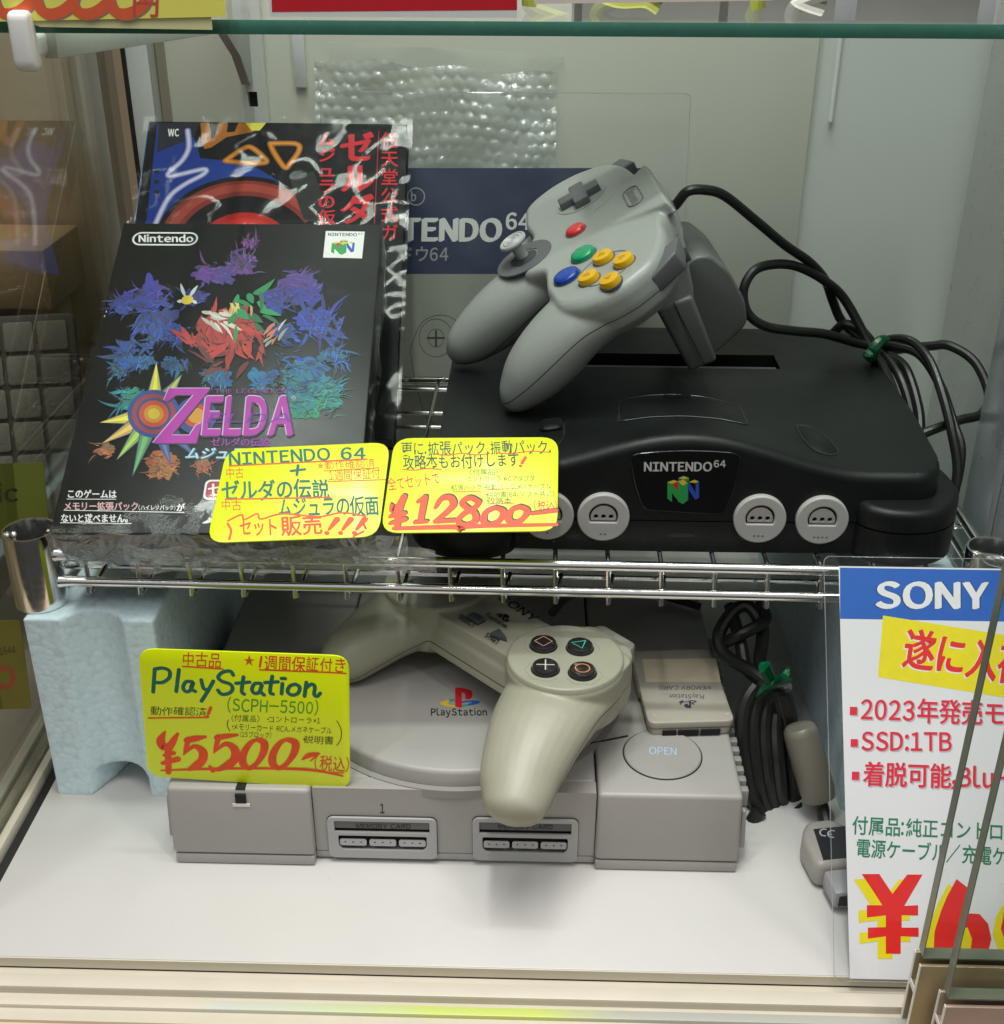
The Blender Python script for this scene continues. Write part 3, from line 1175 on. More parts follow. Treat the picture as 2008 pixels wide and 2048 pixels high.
# ports
FP = Plane((0, YC-.05, 0), (1, 0, 0), (0, 0, 1))
FM = lambda y: Matrix(((1, 0, 0, 0), (0, 0, -1, y), (0, 1, 0, 0), (0, 0, 0, 1)))
for k, (u0, u1, v0, v1) in enumerate(((662, 872, 1636, 1721), (947, 1156, 1638, 1726))):
    a, c = FP.px(u0, v1), FP.px(u1, v0)
    x0, x1, z0, z1 = a.x, c.x, max(a.y, 3.2), c.y
    w, h = x1-x0, z1-z0
    pt = bpy.data.objects.new('controller_slot', None)
    COL.objects.link(pt)
    pt.parent = psc
    pt.matrix_local = Matrix.Translation((Vector((x0, YC, z0))-PO)*S)
    b = MB()
    b.box(.2, w-.2, 6.6, 7.0, .2, h-.2)
    obj('backing', b, gap, pt)
    b = MB()
    b.plate([rrect(-.5, w+.5, -.5, h+.5, 3.2), rrect(1.5, w-1.5, 1.5, h-1.5, 2)[::-1]], .1, .35, M=FM(0))
    obj('gap_line', b, gap, pt)
    b = MB()
    out = rrect(0, w, 0, h, 2.8)
    s1 = rrect(w*.055, w*.945, h*.64, h*.93, .8)[::-1]
    s2 = roundpoly([(w*.085, h*.57), (w*.915, h*.57), (w*.915, h*.30), (w*.88, h*.19), (w*.12, h*.19), (w*.085, h*.30)], 1.2)[::-1]
    b.plate([out, s1, s2], .2, 1.5, M=FM(0), bevel=.3)
    obj('bezel', b, port_grey, pt)
    b = MB()
    b.box(w*.06, w*.94, -.55, -.3, h*.72, h*.935)
    fl = obj('slot_flap', b, slot_grey, pt)
    b = MB()
    for i in range(3):
        cx = w*(.225+.275*i)
        lp = [rrect(cx-w*.122, cx+w*.122, h*.295, h*.445, 1.0)]
        for j in (-1, 0, 1):
            lp.append(circ(cx+j*w*.073, h*.375, .62, 10)[::-1])
        b.plate(lp, .35, 1.0, M=FM(0), bevel=.15)
    obj('connector', b, mat('connector_grey', (.42, .42, .44), rough=.45), pt)
    p_ = Print(FP, z=.78)
    p_.text('MEMORY CARD', (713+(k*284), 1655+k), (822+k*284, 1656+k), 9, k_black, w=.006)
    p_.done('lettering', pt, M=Matrix(((1, 0, 0, -x0*S), (0, 0, -1, 0), (0, 1, 0, -z0*S), (0, 0, 0, 1))))
p_ = Print(FP, z=.12)
p_.text('1', (760, 1626), (770, 1626), 18, k_black, w=.01)
p_.text('2', (1050, 1626), (1062, 1626), 18, k_black, w=.01)
p_.done('lettering', psc, M=Matrix(((1, 0, 0, -PO.x*S), (0, 0, -1, (YC-.05-PO.y)*S), (0, 1, 0, 0), (0, 0, 0, 1))))
# coloured emblem and word on the lid
LP = Plane(Vector((LX, LY, 52.25)), (1, 0, 0), (0, 1, 0))
def s4(x, y):
    return (640+x*.34664, 1160+y*.34664)
def ps_mark(p_, f, cols):
    """upright P with the lying S under it; f maps emblem coordinates (crop pixels) to photo pixels"""
    red, yel, grn, blu = cols
    p_.poly([f(x, y) for x, y in [(693, 714), (700, 706), (740, 694), (780, 688), (780, 700), (748, 706), (735, 713), (745, 722), (780, 727), (780, 738), (730, 732), (700, 724)]], yel)
    p_.poly([f(x, y) for x, y in [(740, 694), (780, 688), (780, 700), (750, 706)]], grn)
    p_.poly([f(x, y) for x, y in [(820, 703), (880, 697), (915, 700), (923, 708), (916, 716), (860, 728), (820, 735), (820, 724), (850, 718), (878, 711), (870, 706), (820, 713)]], blu)
    p_.poly([f(x, y) for x, y in [(820, 724), (850, 718), (860, 728), (820, 735)]], grn)
    p_.poly([f(x, y) for x, y in [(780, 623), (800, 624), (840, 630), (868, 640), (880, 655), (878, 680), (866, 690), (850, 692), (838, 688), (838, 664), (832, 656), (818, 652), (820, 735), (812, 741), (780, 732)]], red)
p_ = Print(LP, z=.35)
ps_mark(p_, s4, (ink('logo_red', (.62, .012, .02)), ink('logo_yellow', (.75, .50, .03)), ink('logo_green', (.03, .33, .27)), ink('logo_blue', (.02, .12, .42))))
p_.text('PlayStation', s4(640, 783), s4(966, 784), 13, k_black, w=.012)
p_.done('emblem', lid_o, M=Matrix.Translation((Vector((LX, LY, 52.25))-PO)*S))

# ================================================================== MEMORY CARD on the right block
mcp = [at(1297, 1446, z=51.5), at(1470, 1441, z=51.5), at(1437, 1303, z=51.5), at(1274, 1301, z=51.5)]
mo = mcp[0]
mpl = Plane((mo.x, mo.y, 51.5), mcp[1]-mo, mcp[3]-mo)
W_, H_ = (mcp[1]-mo).length, (mcp[3]-mo).length
mem = thing('memory_card', 'grey memory card with a blank cream label lying upside down on the console', 'memory card')
mem.matrix_world = Matrix.Translation(mpl.o*S) @ mpl.R.to_4x4()
b = MB()
b.prism(roundpoly([(0, 0), (W_, 0), (W_, H_), (0, H_)], 4, 5)[:], -3.8, 0)
mg = mat('card_grey', (.40, .37, .31), rough=.42, var=.03, grain=.1)
obj('shell', b, mg, mem, bevel=.7, seg=3)
b = MB()
b.prism(roundpoly([(.8, .5), (W_-.8, .5), (W_-1.2, H_-1), (1.2, H_-1)], 4, 5), -8.3, -4.0)
obj('lower_shell', b, mg, mem, bevel=.7)
b = MB()
for k in range(7):
    b.box(-.5, .4, H_*.45+k*3, H_*.45+1.8+k*3, -6, -1)
    b.box(W_-.4, W_+.5, H_*.45+k*3, H_*.45+1.8+k*3, -6, -1)
obj('grip_ribs', b, mg, mem, bevel=.3)
def s5(x, y):
    return (1150+x*.36036, 1100+y*.36046)
b = MB()
for x0, x1 in ((.17, .33), (.35, .59), (.61, .84)):
    b.box(W_*x0, W_*x1, -.55, .1, -7.6, -4.6)
obj('contact_slot', b, gap, mem)
p_ = Print(mpl, z=.05)
p_.poly([s5(373, 606), s5(783, 602), s5(809, 733), s5(394, 733)], ink('label_cream', (.66, .58, .42)))
dk = ink('card_violet', (.055, .055, .09))
p_.text('MEMORY CARD', s5(752, 753), s5(466, 755), 7.5, dk, w=.006)
p_.text('PlayStation', s5(716, 803), s5(524, 800), 8, dk, w=.012)
p_.poly([s5(x, y) for x, y in [(608, 833), (645, 836), (645, 878), (622, 878), (605, 868), (608, 855), (625, 852), (628, 862), (632, 862), (632, 836)]], dk)
p_.stroke([s5(644, 836), s5(672, 840), s5(650, 850), s5(660, 856)], .7, dk)
p_.stroke([s5(630, 842), s5(580, 846), s5(600, 836), s5(585, 856)], .7, dk)
p_.stroke([s5(570, 905), s5(700, 905)], .25, mat('card_line', (.48, .45, .38)))
for u, v in ((443, 917), (845, 912)):
    p_.poly([s5(u+12*math.cos(a), v+7*math.sin(a)) for a in [i*.63 for i in range(10)]], mat('card_line', (.48, .45, .38)))
p_.done('printed_label', mem)

# ================================================================== GREY-GREEN GAMEPAD lying on the disc console
th = math.atan2(-.714, .7)
PXA = Vector((math.cos(th), math.sin(th), 0))
PR = Matrix((PXA, Vector((-PXA.y, PXA.x, 0)), Vector((0, 0, 1)))).transposed()
pad = thing('gamepad', 'yellowed grey gamepad with shape buttons lying across the disc console lid', 'game controller', (-25, 492, 92), PR)
PP = Plane((-25, 492, 92), PXA, (-PXA.y, PXA.x, 0))
pad_m = mat('pad_grey', (.335, .328, .252), rough=.44, var=.05, vscale=40, grain=.12, seam=(-14.5, .52, 8, .26), coat=.0, dirt=.4)
pad_p = mat('pad_plain', (.335, .328, .252), rough=.44, var=.05, vscale=40, grain=.12)


def limb_path(path, k=5):
    """smooth a list of (centre, half width, half height) into sections with directions"""
    A = catmull([Vector(c) for c, _, _ in path], k)
    B = catmull([Vector((r, q, 0)) for _, r, q in path], k)
    return [(A[i], max(B[i].x, 1), max(B[i].y, 1), A[min(i+1, len(A)-1)]-A[max(i-1, 0)]) for i in range(len(A))]


def limb(secs, n=28):
    """rings of ellipses: (centre, half width, half height, direction)"""
    rings = []
    for c, rx, rz, d in secs:
        c, d = Vector(c), Vector(d).normalized()
        sx = d.cross(Vector((0, 0, 1))).normalized()
        uz = sx.cross(d)
        rings.append([c+sx*rx*math.cos(2*math.pi*i/n)+uz*rz*math.sin(2*math.pi*i/n) for i in range(n)])
    return rings


b = MB()
for sx in (-1, 1):
    b.lathe([(0, -27), (24, -27), (27, -24), (27.3, -4), (26, -1.6), (23, -1.2), (0, -1.2)], 48, M=Matrix.Translation((45.5*sx, 14.5, 0)))
    if sx > 0:
        path = [((48, 12, -15), 25.5, 14), ((57.5, -13, -18), 22.6, 14.4), ((67.3, -33, -25.3), 18.6, 13.6), ((74.8, -44, -30), 15.4, 12.2), ((78, -50.5, -33.2), 12, 10.5), ((79.6, -53.6, -35), 5, 5)]
    else:
        path = [((-47, 12, -15), 25.5, 14), ((-52, -10, -18), 21, 14.5), ((-55, -27, -24.5), 17.2, 13.5), ((-56.5, -37, -29), 14.5, 12), ((-57.3, -43, -31.5), 10.5, 9), ((-57.6, -46.5, -33), 4, 4)]
    b.loft(limb(limb_path(path)))
    b.prism(roundpoly([(sx*28, 30), (sx*62, 30), (sx*66, 38), (sx*58, 46), (sx*32, 47.5), (sx*27, 40)], 4), -24, -3.5)
    b.prism(roundpoly([(sx*28, 25), (sx*70, 25), (sx*66, 38), (sx*30, 42)], 4), -26, -2.2)
b.box(-34, 34, -5, 33.5, -22, -2.2, ty=2.5)
b.box(-30, 30, -6.5, 20, -22, -10, ty=2)
obj('body', b, pad_m, pad, angle=60, mods=remesher(.8, 5))
for sx in (-1, 1):
    b = MB()
    b.lathe([(26.6, -4), (26.6, -.5), (26.0, .1), (25.2, .3), (0, .35)], 72, M=Matrix.Translation((45.5*sx, 14.5, 0)))
    hub = obj('button_hub', b, pad_p, pad, angle=50)
    b = MB()
    b.prism(roundpoly([(sx*30, 43), (sx*58, 42.5), (sx*56, 52), (sx*33, 53)], 3), -14, -5)
    obj('shoulder_button', b, mat('shoulder_grey', (.33, .325, .27), rough=.4), pad, bevel=1.2)
    b = MB()
    b.prism(roundpoly([(sx*30, 43), (sx*58, 42.5), (sx*56, 51), (sx*33, 52)], 3), -25, -16)
    obj('shoulder_button', b, mat('shoulder_grey', None), pad, bevel=1.2)
btn_m = mat('button_black', (.018, .018, .018), rough=.22, coat=.3)
hubc = (45.5, 14.5)
for nm, u, v, col in (('square', 1087, 1283, (.62, .28, .24)), ('triangle', 1160, 1288, (.04, .50, .34)), ('cross', 1091, 1330, (.62, .60, .56)), ('circle', 1165, 1337, (.66, .25, .08))):
    p = PP.px(u, v, 2.8)
    b = MB()
    b.lathe([(6.6, .1), (6.6, .42), (0, .42)], 32, M=Matrix.Translation((p.x, p.y, 0)))
    bt_gap = obj('button_ring', b, gap, pad)
    b = MB()
    b.lathe([(6.0, .2), (6.0, 2.2), (5.6, 2.8), (4.8, 3.0), (0, 3.05)], 40, M=Matrix.Translation((p.x, p.y, 0)))
    bo = obj('face_button', b, btn_m, pad)
    p_ = Print(PP, z=3.09)
    m = ink('sym_'+nm, col)
    V = Vector
    r = 3.2
    if nm == 'square':
        c_ = [V((p.x+x*r*.9, p.y+y*r*.9)) for x, y in ((-1, -1), (1, -1), (1, 1), (-1, 1), (-1, -1))]
    elif nm == 'triangle':
        c_ = [V((p.x+x*r*1.1, p.y+y*r*1.1)) for x, y in ((0, 1.05), (-.95, -.6), (.95, -.6), (0, 1.05))]
    elif nm == 'circle':
        c_ = [V((p.x+r*math.cos(a), p.y+r*math.sin(a))) for a in [i*math.pi/16 for i in range(33)]]
    if nm == 'cross':
        for sgn in (1, -1):
            p_.stroke([V((p.x-r*.85, p.y-sgn*r*.85)), V((p.x+r*.85, p.y+sgn*r*.85))], .55, m)
    else:
        p_.stroke(c_, .55, m, smooth=0)
    p_.done('symbol', bo)
    # faint embossed arrow panel round each button
    ring = MB()
    d = (Vector((p.x, p.y))-Vector((46.5, 15))).normalized()
    n_ = Vector((-d.y, d.x))
    c2 = Vector((p.x, p.y))
    q = [c2-n_*8.2+d*1, c2-n_*7+d*6, c2+d*9.6, c2+n_*7+d*6, c2+n_*8.2+d*1]
    ring.tube([(a_.x, a_.y, .36) for a_ in q], .16, 6)
    obj('arrow_emboss', ring, pad_p, pad)
# direction pad
b = MB()
b.prism([(-53, 18.5), (-53, 26), (-43, 26), (-43, 18.5), (-35, 18.5), (-35, 10), (-43, 10), (-43, 2), (-53, 2), (-53, 10), (-60, 10), (-60, 18.5)], .2, 2.6)
obj('direction_pad', b, mat('dpad_grey', (.10, .10, .10), rough=.4), pad, bevel=.8)
btn_g = mat('button_slate', (.075, .09, .095), rough=.4)
p = PP.px(952, 1233, -.3)
b = MB()
b.box(p.x-4.4, p.x+4.4, p.y-2.8, p.y+2.8, -2.3, -2.05)
b.box(p.x-4, p.x+4, p.y-2.4, p.y+2.4, -2.1, 0, btn_g, tx=.4, ty=.4)
b.mats.insert(0, gap)
b.m = [0 if i < 6 else 1 for i in range(len(b.f))]
obj('select_button', b, None, pad, bevel=.3)
p = PP.px(1001, 1269, -.3)
b = MB()
b.prism([(p.x-4.6, p.y-3.6), (p.x+5, p.y), (p.x-4.6, p.y+3.6)], -2.3, -2.05, gap)
b.prism([(p.x-4.1, p.y-3), (p.x+4.2, p.y), (p.x-4.1, p.y+3)], -2.1, 0, btn_g)
obj('start_button', b, None, pad, bevel=.3)
BP = Plane(PP.o+Vector((0, 0, -2.2)), PP.ex, PP.ey)
p_ = Print(BP, z=.42)
def s7(x, y):
    return (780+x*.22059, 1140+y*.22069)
p_.text('SONY', s7(975, 268), s7(1298, 478), 15, k_black, w=.02, up=s7(1040, 232))
p_.text('PlayStation', s7(868, 420), s7(1050, 538), 8, k_black, w=.03)
p_.text('SELECT', s7(618, 440), s7(757, 532), 10, k_black, w=.03)
p_.text('START', s7(858, 608), s7(970, 688), 10, k_black, w=.03)
for q in ([(1010, 465), (1040, 390), (1075, 412), (1080, 440), (1052, 440)],):
    p_.poly([s7(*a) for a in [(1012, 455), (1030, 462), (1040, 435), (1070, 445), (1082, 430), (1070, 412), (1034, 402)]], k_black)
p_.stroke([s7(968, 412), s7(1000, 405), s7(1015, 418), s7(985, 424), s7(1010, 436)], 1.0, k_black)
p_.stroke([s7(1030, 462), s7(1060, 472), s7(1070, 460), s7(1050, 452)], 1.0, k_black)
p_.done('lettering', pad, M=Matrix.Translation((0, 0, -2.2*S)))
# lead of the gamepad, dark, running off behind
b = MB()
inv = pad.matrix_world.inverted()
wp = [inv @ (Vector(q)*S)/S for q in ((12, 536, 74), (22, 560, 70), (40, 585, 58), (70, 600, 48), (96, 590, 46))]
b.tube(wp, 2.2, 10, smooth=8)
obj('cable', b, mat('cable_black', (.012, .012, .012), rough=.45), pad)

# ================================================================== AV LEAD between console and right foam block
t = thing('av_cable', 'dark grey cable bundle with grey plugs standing beside the disc console', 'cable', at(1540, 1640, y=470))
AO = Vector(t.location)/S
cg = mat('cable_grey', (.017, .0165, .0155), rough=.42, var=.1)
b = MB()
def loop(pts, r, ys, sub=8):
    b.tube([at(u, v, y=y)-AO for (u, v), y in zip(pts, ys)], r, 10, smooth=sub)
for k in range(4):
    dx = k*22
    loop([(1510+dx*.9, 1372), (1492+dx, 1400), (1484+dx, 1450), (1492+dx*.95, 1530), (1512+dx*.8, 1610), (1560+dx*.3, 1640-k*5), (1590-dx*.1, 1590), (1585-dx*.2, 1480), (1572-dx*.3, 1400), (1535+dx*.3, 1366+k*3)], 3.7, [492, 488+k*3, 484+k*2, 480, 476+k*2, 478, 486, 492, 494, 495])
loop([(1520, 1622), (1505, 1650), (1560, 1662), (1600, 1650), (1590, 1610)], 3.6, [470, 468, 470, 476, 480])
loop([(1548, 1372), (1510, 1345), (1450, 1310), (1438, 1268), (1470, 1220), (1500, 1215), (1525, 1260), (1520, 1330), (1540, 1372)], 3.4, [496, 505, 520, 530, 540, 540, 530, 512, 498])
loop([(1440, 1290), (1480, 1270), (1530, 1240), (1520, 1210)], 3.2, [528, 522, 530, 545])
loop([(1460, 1212), (1480, 1280), (1495, 1340), (1545, 1375)], 3.2, [545, 525, 512, 499])
obj('cable', b, cg, t)
b = MB()
P_ = [at(1562, 1362, y=490)-AO, at(1548, 1366, y=486)-AO, at(1530, 1352, y=490)-AO]
b.tube([at(1515, 1392, y=486)-AO, at(1540, 1368, y=484)-AO, at(1575, 1360, y=490)-AO], [1.5, 4.5, 3], 7, smooth=3, flat=.6)
b.tube([at(1545, 1366, y=484)-AO, at(1530, 1335, y=478)-AO, at(1522, 1325, y=480)-AO], [3, 4, .8], 6, smooth=3, flat=.3)
b.tube([at(1550, 1364, y=484)-AO, at(1572, 1345, y=478)-AO, at(1578, 1350, y=480)-AO], [3, 4.5, .8], 6, smooth=3, flat=.3)
green = mat('green_tie', (.0, .085, .03), rough=.25)
obj('twist_tie', b, green, t, angle=15)
# grey barrel on the cable
f0, f1 = at(1598, 1452, y=482), at(1640, 1600, y=470)
b = MB()
d = (f1-f0)
q = d.to_track_quat('Z', 'Y').to_matrix().to_4x4()
L_ = d.length
barrel_m = mat('barrel_grey', (.20, .185, .15), rough=.4)
b.lathe([(0, 0), (6.6, 0), (7.8, 1.2), (8.4, 4), (8.6, L_-6), (7.6, L_-1), (5.5, L_), (0, L_)], 28, M=Matrix.Translation(f0-AO) @ q)
obj('barrel', b, barrel_m, t)
b = MB()
b.tube([f1-AO-d.normalized()*2, f1-AO+d.normalized()*3, at(1650, 1640, y=464)-AO, at(1655, 1665, y=458)-AO], 3.3, 10, smooth=6)
obj('cable', b, cg, t)
# flat multi-pin plug
u0 = at(1600, 1660, z=14)
pv = at(1690, 1790, z=12)
dirv = Vector((pv.x-at(1625, 1668, z=12).x, pv.y-at(1625, 1668, z=12).y, 0)).normalized()
per = Vector((-dirv.y, dirv.x, 0))
base = at(1640, 1665, z=8)
PMx = Matrix((dirv, per, Vector((0, 0, 1)))).transposed().to_4x4()
PMx.translation = base-AO
b = MB()
b.prism(roundpoly([(-2, -7), (8, -13), (28, -13), (28, 13), (8, 13), (-2, 7)], 5), -7, 7, M=PMx)
plug = obj('plug_body', b, mat('plug_grey', (.34, .325, .29), rough=.4), t, bevel=3, seg=3)
b = MB()
b.prism([(28, -10), (43, -10), (43, 10), (28, 10)], -5, 4.5, M=PMx)
obj('plug_tip', b, mat('tip_grey', (.33, .33, .35), rough=.4), t, bevel=2)
b = MB()
b.prism([(42.5, -8), (43.4, -8), (43.4, 8), (42.5, 8)], -3, 2.5, M=PMx)
obj('pin_face', b, gap, t)
b = MB()
b.prism([(5, -6), (25, -9), (25, 10), (5, 10)], 7.0, 7.25, M=PMx)
st = obj('sticker', b, mat('sticker_black', (.02, .022, .025), rough=.35), t)
sp_ = Plane(base+Vector((0, 0, 7.25)), (1, 0, 0), (0, 1, 0))
p_ = Print(sp_, z=.05)
sv = ink('silver', (.45, .46, .48))
p_.stroke([(1648+8*math.cos(a), 1665+7*math.sin(a)) for a in [math.radians(x) for x in (-60, -100, -150, 170, 120, 70)]], .7, sv)
p_.stroke([(1664+8*math.cos(a), 1668+7*math.sin(a)) for a in [math.radians(x) for x in (-60, -100, -150, 170, 120, 70)]], .7, sv)
p_.stroke([(1656, 1668), (1663, 1669)], .6, sv)
p_.done('marks', st, M=Matrix.Translation((base-AO+Vector((0, 0, 7.25)))*S))

# ================================================================== LAMINATED SIGN leaning on the rack at the right
SPL = Plane(at(1700, 1957, z=1), (1, 0, 0), at(1675, 1132, y=474)-at(1700, 1957, z=1))
sign = thing('price_sign', 'laminated white sale sign with a blue header and huge red yen price', 'price sign')
sign.matrix_world = Matrix.Translation(SPL.o*S) @ SPL.R.to_4x4()
tp = SPL.px(1675, 1132).y
SW = 232
b = MB()
b.box(0, SW, 0, tp, -.25, 0)
obj('paper', b, mat('sign_paper', (.76, .75, .77), rough=.5, var=.01), sign)
b = MB()
b.prism(rrect(-6.5, SW+6, -1, tp+4.2, 3), .28, .4)
obj('laminate', b, film('laminate', tint=(.98, .985, .985), ior=1.4, rough=.06, gain=.5), sign)
b = MB()
o_ = rrect(-6.5, SW+6, -1, tp+4.2, 3)
b.tube([(x, y, .3) for x, y in o_]+[(o_[0][0], o_[0][1], .3)], .22, 5, cap=False)
obj('laminate_rim', b, film('rim_clear', tint=(.85, .87, .87), base=.25, milk=.12), sign)
def s6(x, y):
    return (1600+x*.49817, 1080+y*.49846)
p_ = Print(SPL, z=.03, step=.004)
blue = ink('sign_blue', (.006, .11, .50))
red = ink('sign_red', (.74, .012, .045))
red2 = ink('price_red', (.80, .012, .012))
yel = ink('sign_yellow', (.86, .72, .0))
dkg = ink('sign_green', (.01, .20, .10))
wht = ink('sign_white', (.80, .80, .82))
navy = ink('navy_line', (.004, .04, .22))
sh = ink('soft_grey', (.50, .48, .50))
lw = lambda y: SPL.px(*y)
p_.poly([Vector((0, SPL.px(*s6(155, 316)).y)), Vector((SW, SPL.px(*s6(155, 316)).y)), Vector((SW, tp-.7)), Vector((.6, tp-.7))], blue)
p_.text('SONY', s6(305, 272), s6(765, 276), 51, navy, w=.068)
p_.text('SONY', s6(307, 271), s6(763, 274), 50, wht, w=.045)
yb = [s6(333, 303), s6(313, 550)]
dx = SPL.px(*s6(820, 632))-SPL.px(*s6(313, 550))
a_, c_ = SPL.px(*yb[0]), SPL.px(*yb[1])
p_.poly([a_, c_, c_+dx*1.9, a_+dx*1.9], yel)
for m, o in ((wht, (-5, 5)), (red2, (0, 0))):
    p_.text('遂に入荷', s6(408+o[0], 494+o[1]), s6(905+o[0], 573+o[1]), 62, m, w=.034)
for txt, u0, v0, u1, v1, h in (('▪2023年発売モデル', 200, 716, 998, 742, 38), ('▪SSD:1TB', 204, 843, 612, 846, 36), ('▪着脱可能,Blu-ray', 208, 976, 1010, 1000, 38)):
    p_.text(txt, s6(u0+5, v0+5), s6(u1+5, v1+5), h, sh, w=.022)
    p_.text(txt, s6(u0, v0), s6(u1, v1), h, red, w=.025)
p_.text('付属品:純正コントローラー', s6(207, 1174), s6(1015, 1210), 29, dkg, w=.014)
p_.text('電源ケーブル/充電ケーブル', s6(222, 1264), s6(1010, 1312), 29, dkg, w=.014)
for m, o in ((yel, (-33, 20)), (red2, (0, 0))):
    X, Y = o
    p_.poly([s6(x+X, y+Y) for x, y in [(248, 1340), (318, 1340), (371, 1420), (430, 1342), (492, 1342), (418, 1468), (474, 1465), (474, 1506), (408, 1506), (408, 1555), (476, 1555), (476, 1592), (404, 1590), (404, 1660), (344, 1660), (344, 1590), (272, 1600), (272, 1555), (344, 1553), (344, 1506), (268, 1515), (268, 1465), (330, 1465)]], m)
    P_ = []
    for m2 in (0,):
        p_.poly([s6(x+X, y+Y) for x, y in [(628, 1360), (690, 1408), (655, 1470), (640, 1520), (680, 1498), (720, 1500), (755, 1540), (768, 1600), (750, 1675), (548, 1676), (536, 1640), (540, 1570), (565, 1490), (590, 1430)]], m)
    p_.poly([s6(x+X, y+Y) for x, y in [(850, 1440), (900, 1400), (960, 1440), (990, 1540), (960, 1660), (900, 1690), (840, 1660), (806, 1560), (820, 1490)]], m)
p_.poly([s6(x, y) for x, y in [(640, 1590), (650, 1555), (672, 1555), (690, 1600), (684, 1650), (664, 1668), (648, 1650)]], yel)
p_.done('printing', sign)

# ================================================================== DARK CONSOLE on the rack
ZR = 130.4                                   # top of the rack deck
char = mat('charcoal', (.0066, .0078, .0082), spec=.30, rough=.4, var=.08, vscale=40, grain=.25, gscale=2200)
char_d = mat('charcoal_dark', (.012, .012, .013), rough=.5)
lgrey = mat('port_light_grey', (.46, .455, .44), rough=.4, var=.03)
NX = 71.0
con = thing('cartridge_console', 'charcoal black game console with round grey controller ports on the wire rack', 'game console', (NX, 600, ZR))
NO = Vector((NX, 600, ZR))
NM = Matrix.Translation(-NO)
NYF, NYB, NX0, NX1 = 501.5, 694.0, -43.5, 187.5
def crest(x):
    return 170.2+17.6*(.5+.5*math.cos(math.pi*min(1, abs(x-NX)/86)))
def ztop(x, y):
    a = sm((y-NYF)/72)
    r = 2.2*math.exp(-((x-NX)/60)**2)*(1-sm((y-NYF-60)/70))
    return crest(x)*(1-a)+174.8*a+r*.4
def yfront(x, r=13):
    e = min(x-NX0, NX1-x)
    bow = 2.2*((x-NX)/115)**2
    return NYF+bow+(r-math.sqrt(max(0, r*r-(r-e)**2)) if e < r else 0)
SX0, SX1, SY0, SY1 = 14.0, 132.5, 624.0, 645.0
xs = [NX0+13*(1-math.cos(math.pi/2*i/8)) for i in range(8)]+[NX0+13+(NX1-NX0-26)*i/56 for i in range(57)]+[NX1-13*(1-math.cos(math.pi/2*(8-i)/8)) for i in range(1, 9)]
xs = sorted(xs+[SX0-.3, SX0+.3, SX1-.3, SX1+.3])
ys = sorted([516, 522, 528, 534, 540, 550, 560, 570, 580, 590, 600, 610, 655, 665, 675, 684]+[SY0-.3, SY0+.3, SY1-.3, SY1+.3])
ZS = 146.6
rings = []
for x in xs:
    yf = yfront(x)
    zc = crest(x)
    r = 5.0
    prof = [(yf-.8, ZS), (yf-.5, ZS+8), (yf, zc-r-6), (yf+.1, zc-r)]
    for k in range(1, 7):
        a = math.pi/2*k/6
        prof.append((yf+.1+r*(1-math.cos(a)), zc-r+r*math.sin(a)))
    for y in ys:
        z = ztop(x, max(y, yf+6))
        if SX0 < x < SX1 and SY0 < y < SY1:
            z -= 9
        prof.append((max(y, yf+5.5+(y-516)*.02), z))
    for k in range(7):
        a = math.pi/2*k/6
        prof.append((NYB-4+4*math.sin(a), 174.6-4+4*math.cos(a)))
    prof.append((NYB, ZS))
    rings.append([Vector((x, y, z)) for y, z in prof])
us = MB()
us.loft(rings, char, M=NM)


def lobe_poly(sgn, g=0.):
    P_ = [(148, 503), (151, 496.5), (160, 491), (172, 489.6), (184, 493), (193, 501), (198.5, 514), (198.5, 527), (195.5, 542), (189.5, 562), (186, 574), (150, 574)]
    P_ = roundpoly(P_, 6, 4)
    c = (174, 530)
    return [((x if sgn > 0 else 2*NX-x), y) for x, y in [((x-c[0])*(1-g/25)+c[0], (y-c[1])*(1-g/40)+c[1]) for x, y in P_]]


def lobe(mb, sgn, z0, z1, r, top):
    rr = []
    steps = [(z0, 0.)]+([(z1-r, 0.)]+[(z1-r+r*math.sin(math.pi/2*k/5), r*(1-math.cos(math.pi/2*k/5))) for k in range(1, 6)] if top else [(z1, 0)])
    for z, g in steps:
        rr.append([Vector((x, y, z+(0 if not top else 1.2*sm((y-495)/60)*(z-z0)/(z1-z0)))) for x, y in lobe_poly(sgn, g)])
    if sgn < 0:
        rr = [q[::-1] for q in rr]
    mb.loft(rr, char, M=NM)


for sg in (1, -1):
    lobe(us, sg, ZS+.6, 157.5, 3.5, True)
obj('upper_shell', us, char, con, angle=40)
ls = MB()
pl_ = [(x, yfront(x)-.9) for x in xs[::2]]+[(xs[-1], NYB), (xs[0], NYB)]
ls.prism([(x*1.0, y) for x, y in pl_], ZR, ZS-.6, M=NM)
for sg in (1, -1):
    lobe(ls, sg, ZR, ZS-.3, 0, False)
obj('lower_shell', ls, char, con, angle=40)
b = MB()
b.prism([(x, y+1.2) for x, y in pl_], ZS-.8, ZS+.3, M=NM)
obj('seam', b, gap, con)
# cartridge slot flap
b = MB()
b.box(SX0+1, SX1-1, SY0+.5, SY0+6.5, 172.2, 173.4, mat('flap_grey', (.17, .17, .17), rough=.35), M=NM)
obj('slot_flap', b, None, con, bevel=.3)
b = MB()
b.box(SX0-24, SX0-1.5, SY0+1, SY0+3, 173, 175.4, M=NM)
obj('slot_floor', MB().box(SX0+.6, SX1-.6, SY0+.6, SY1-.6, 165.2, 166.6, M=NM), gap, con)
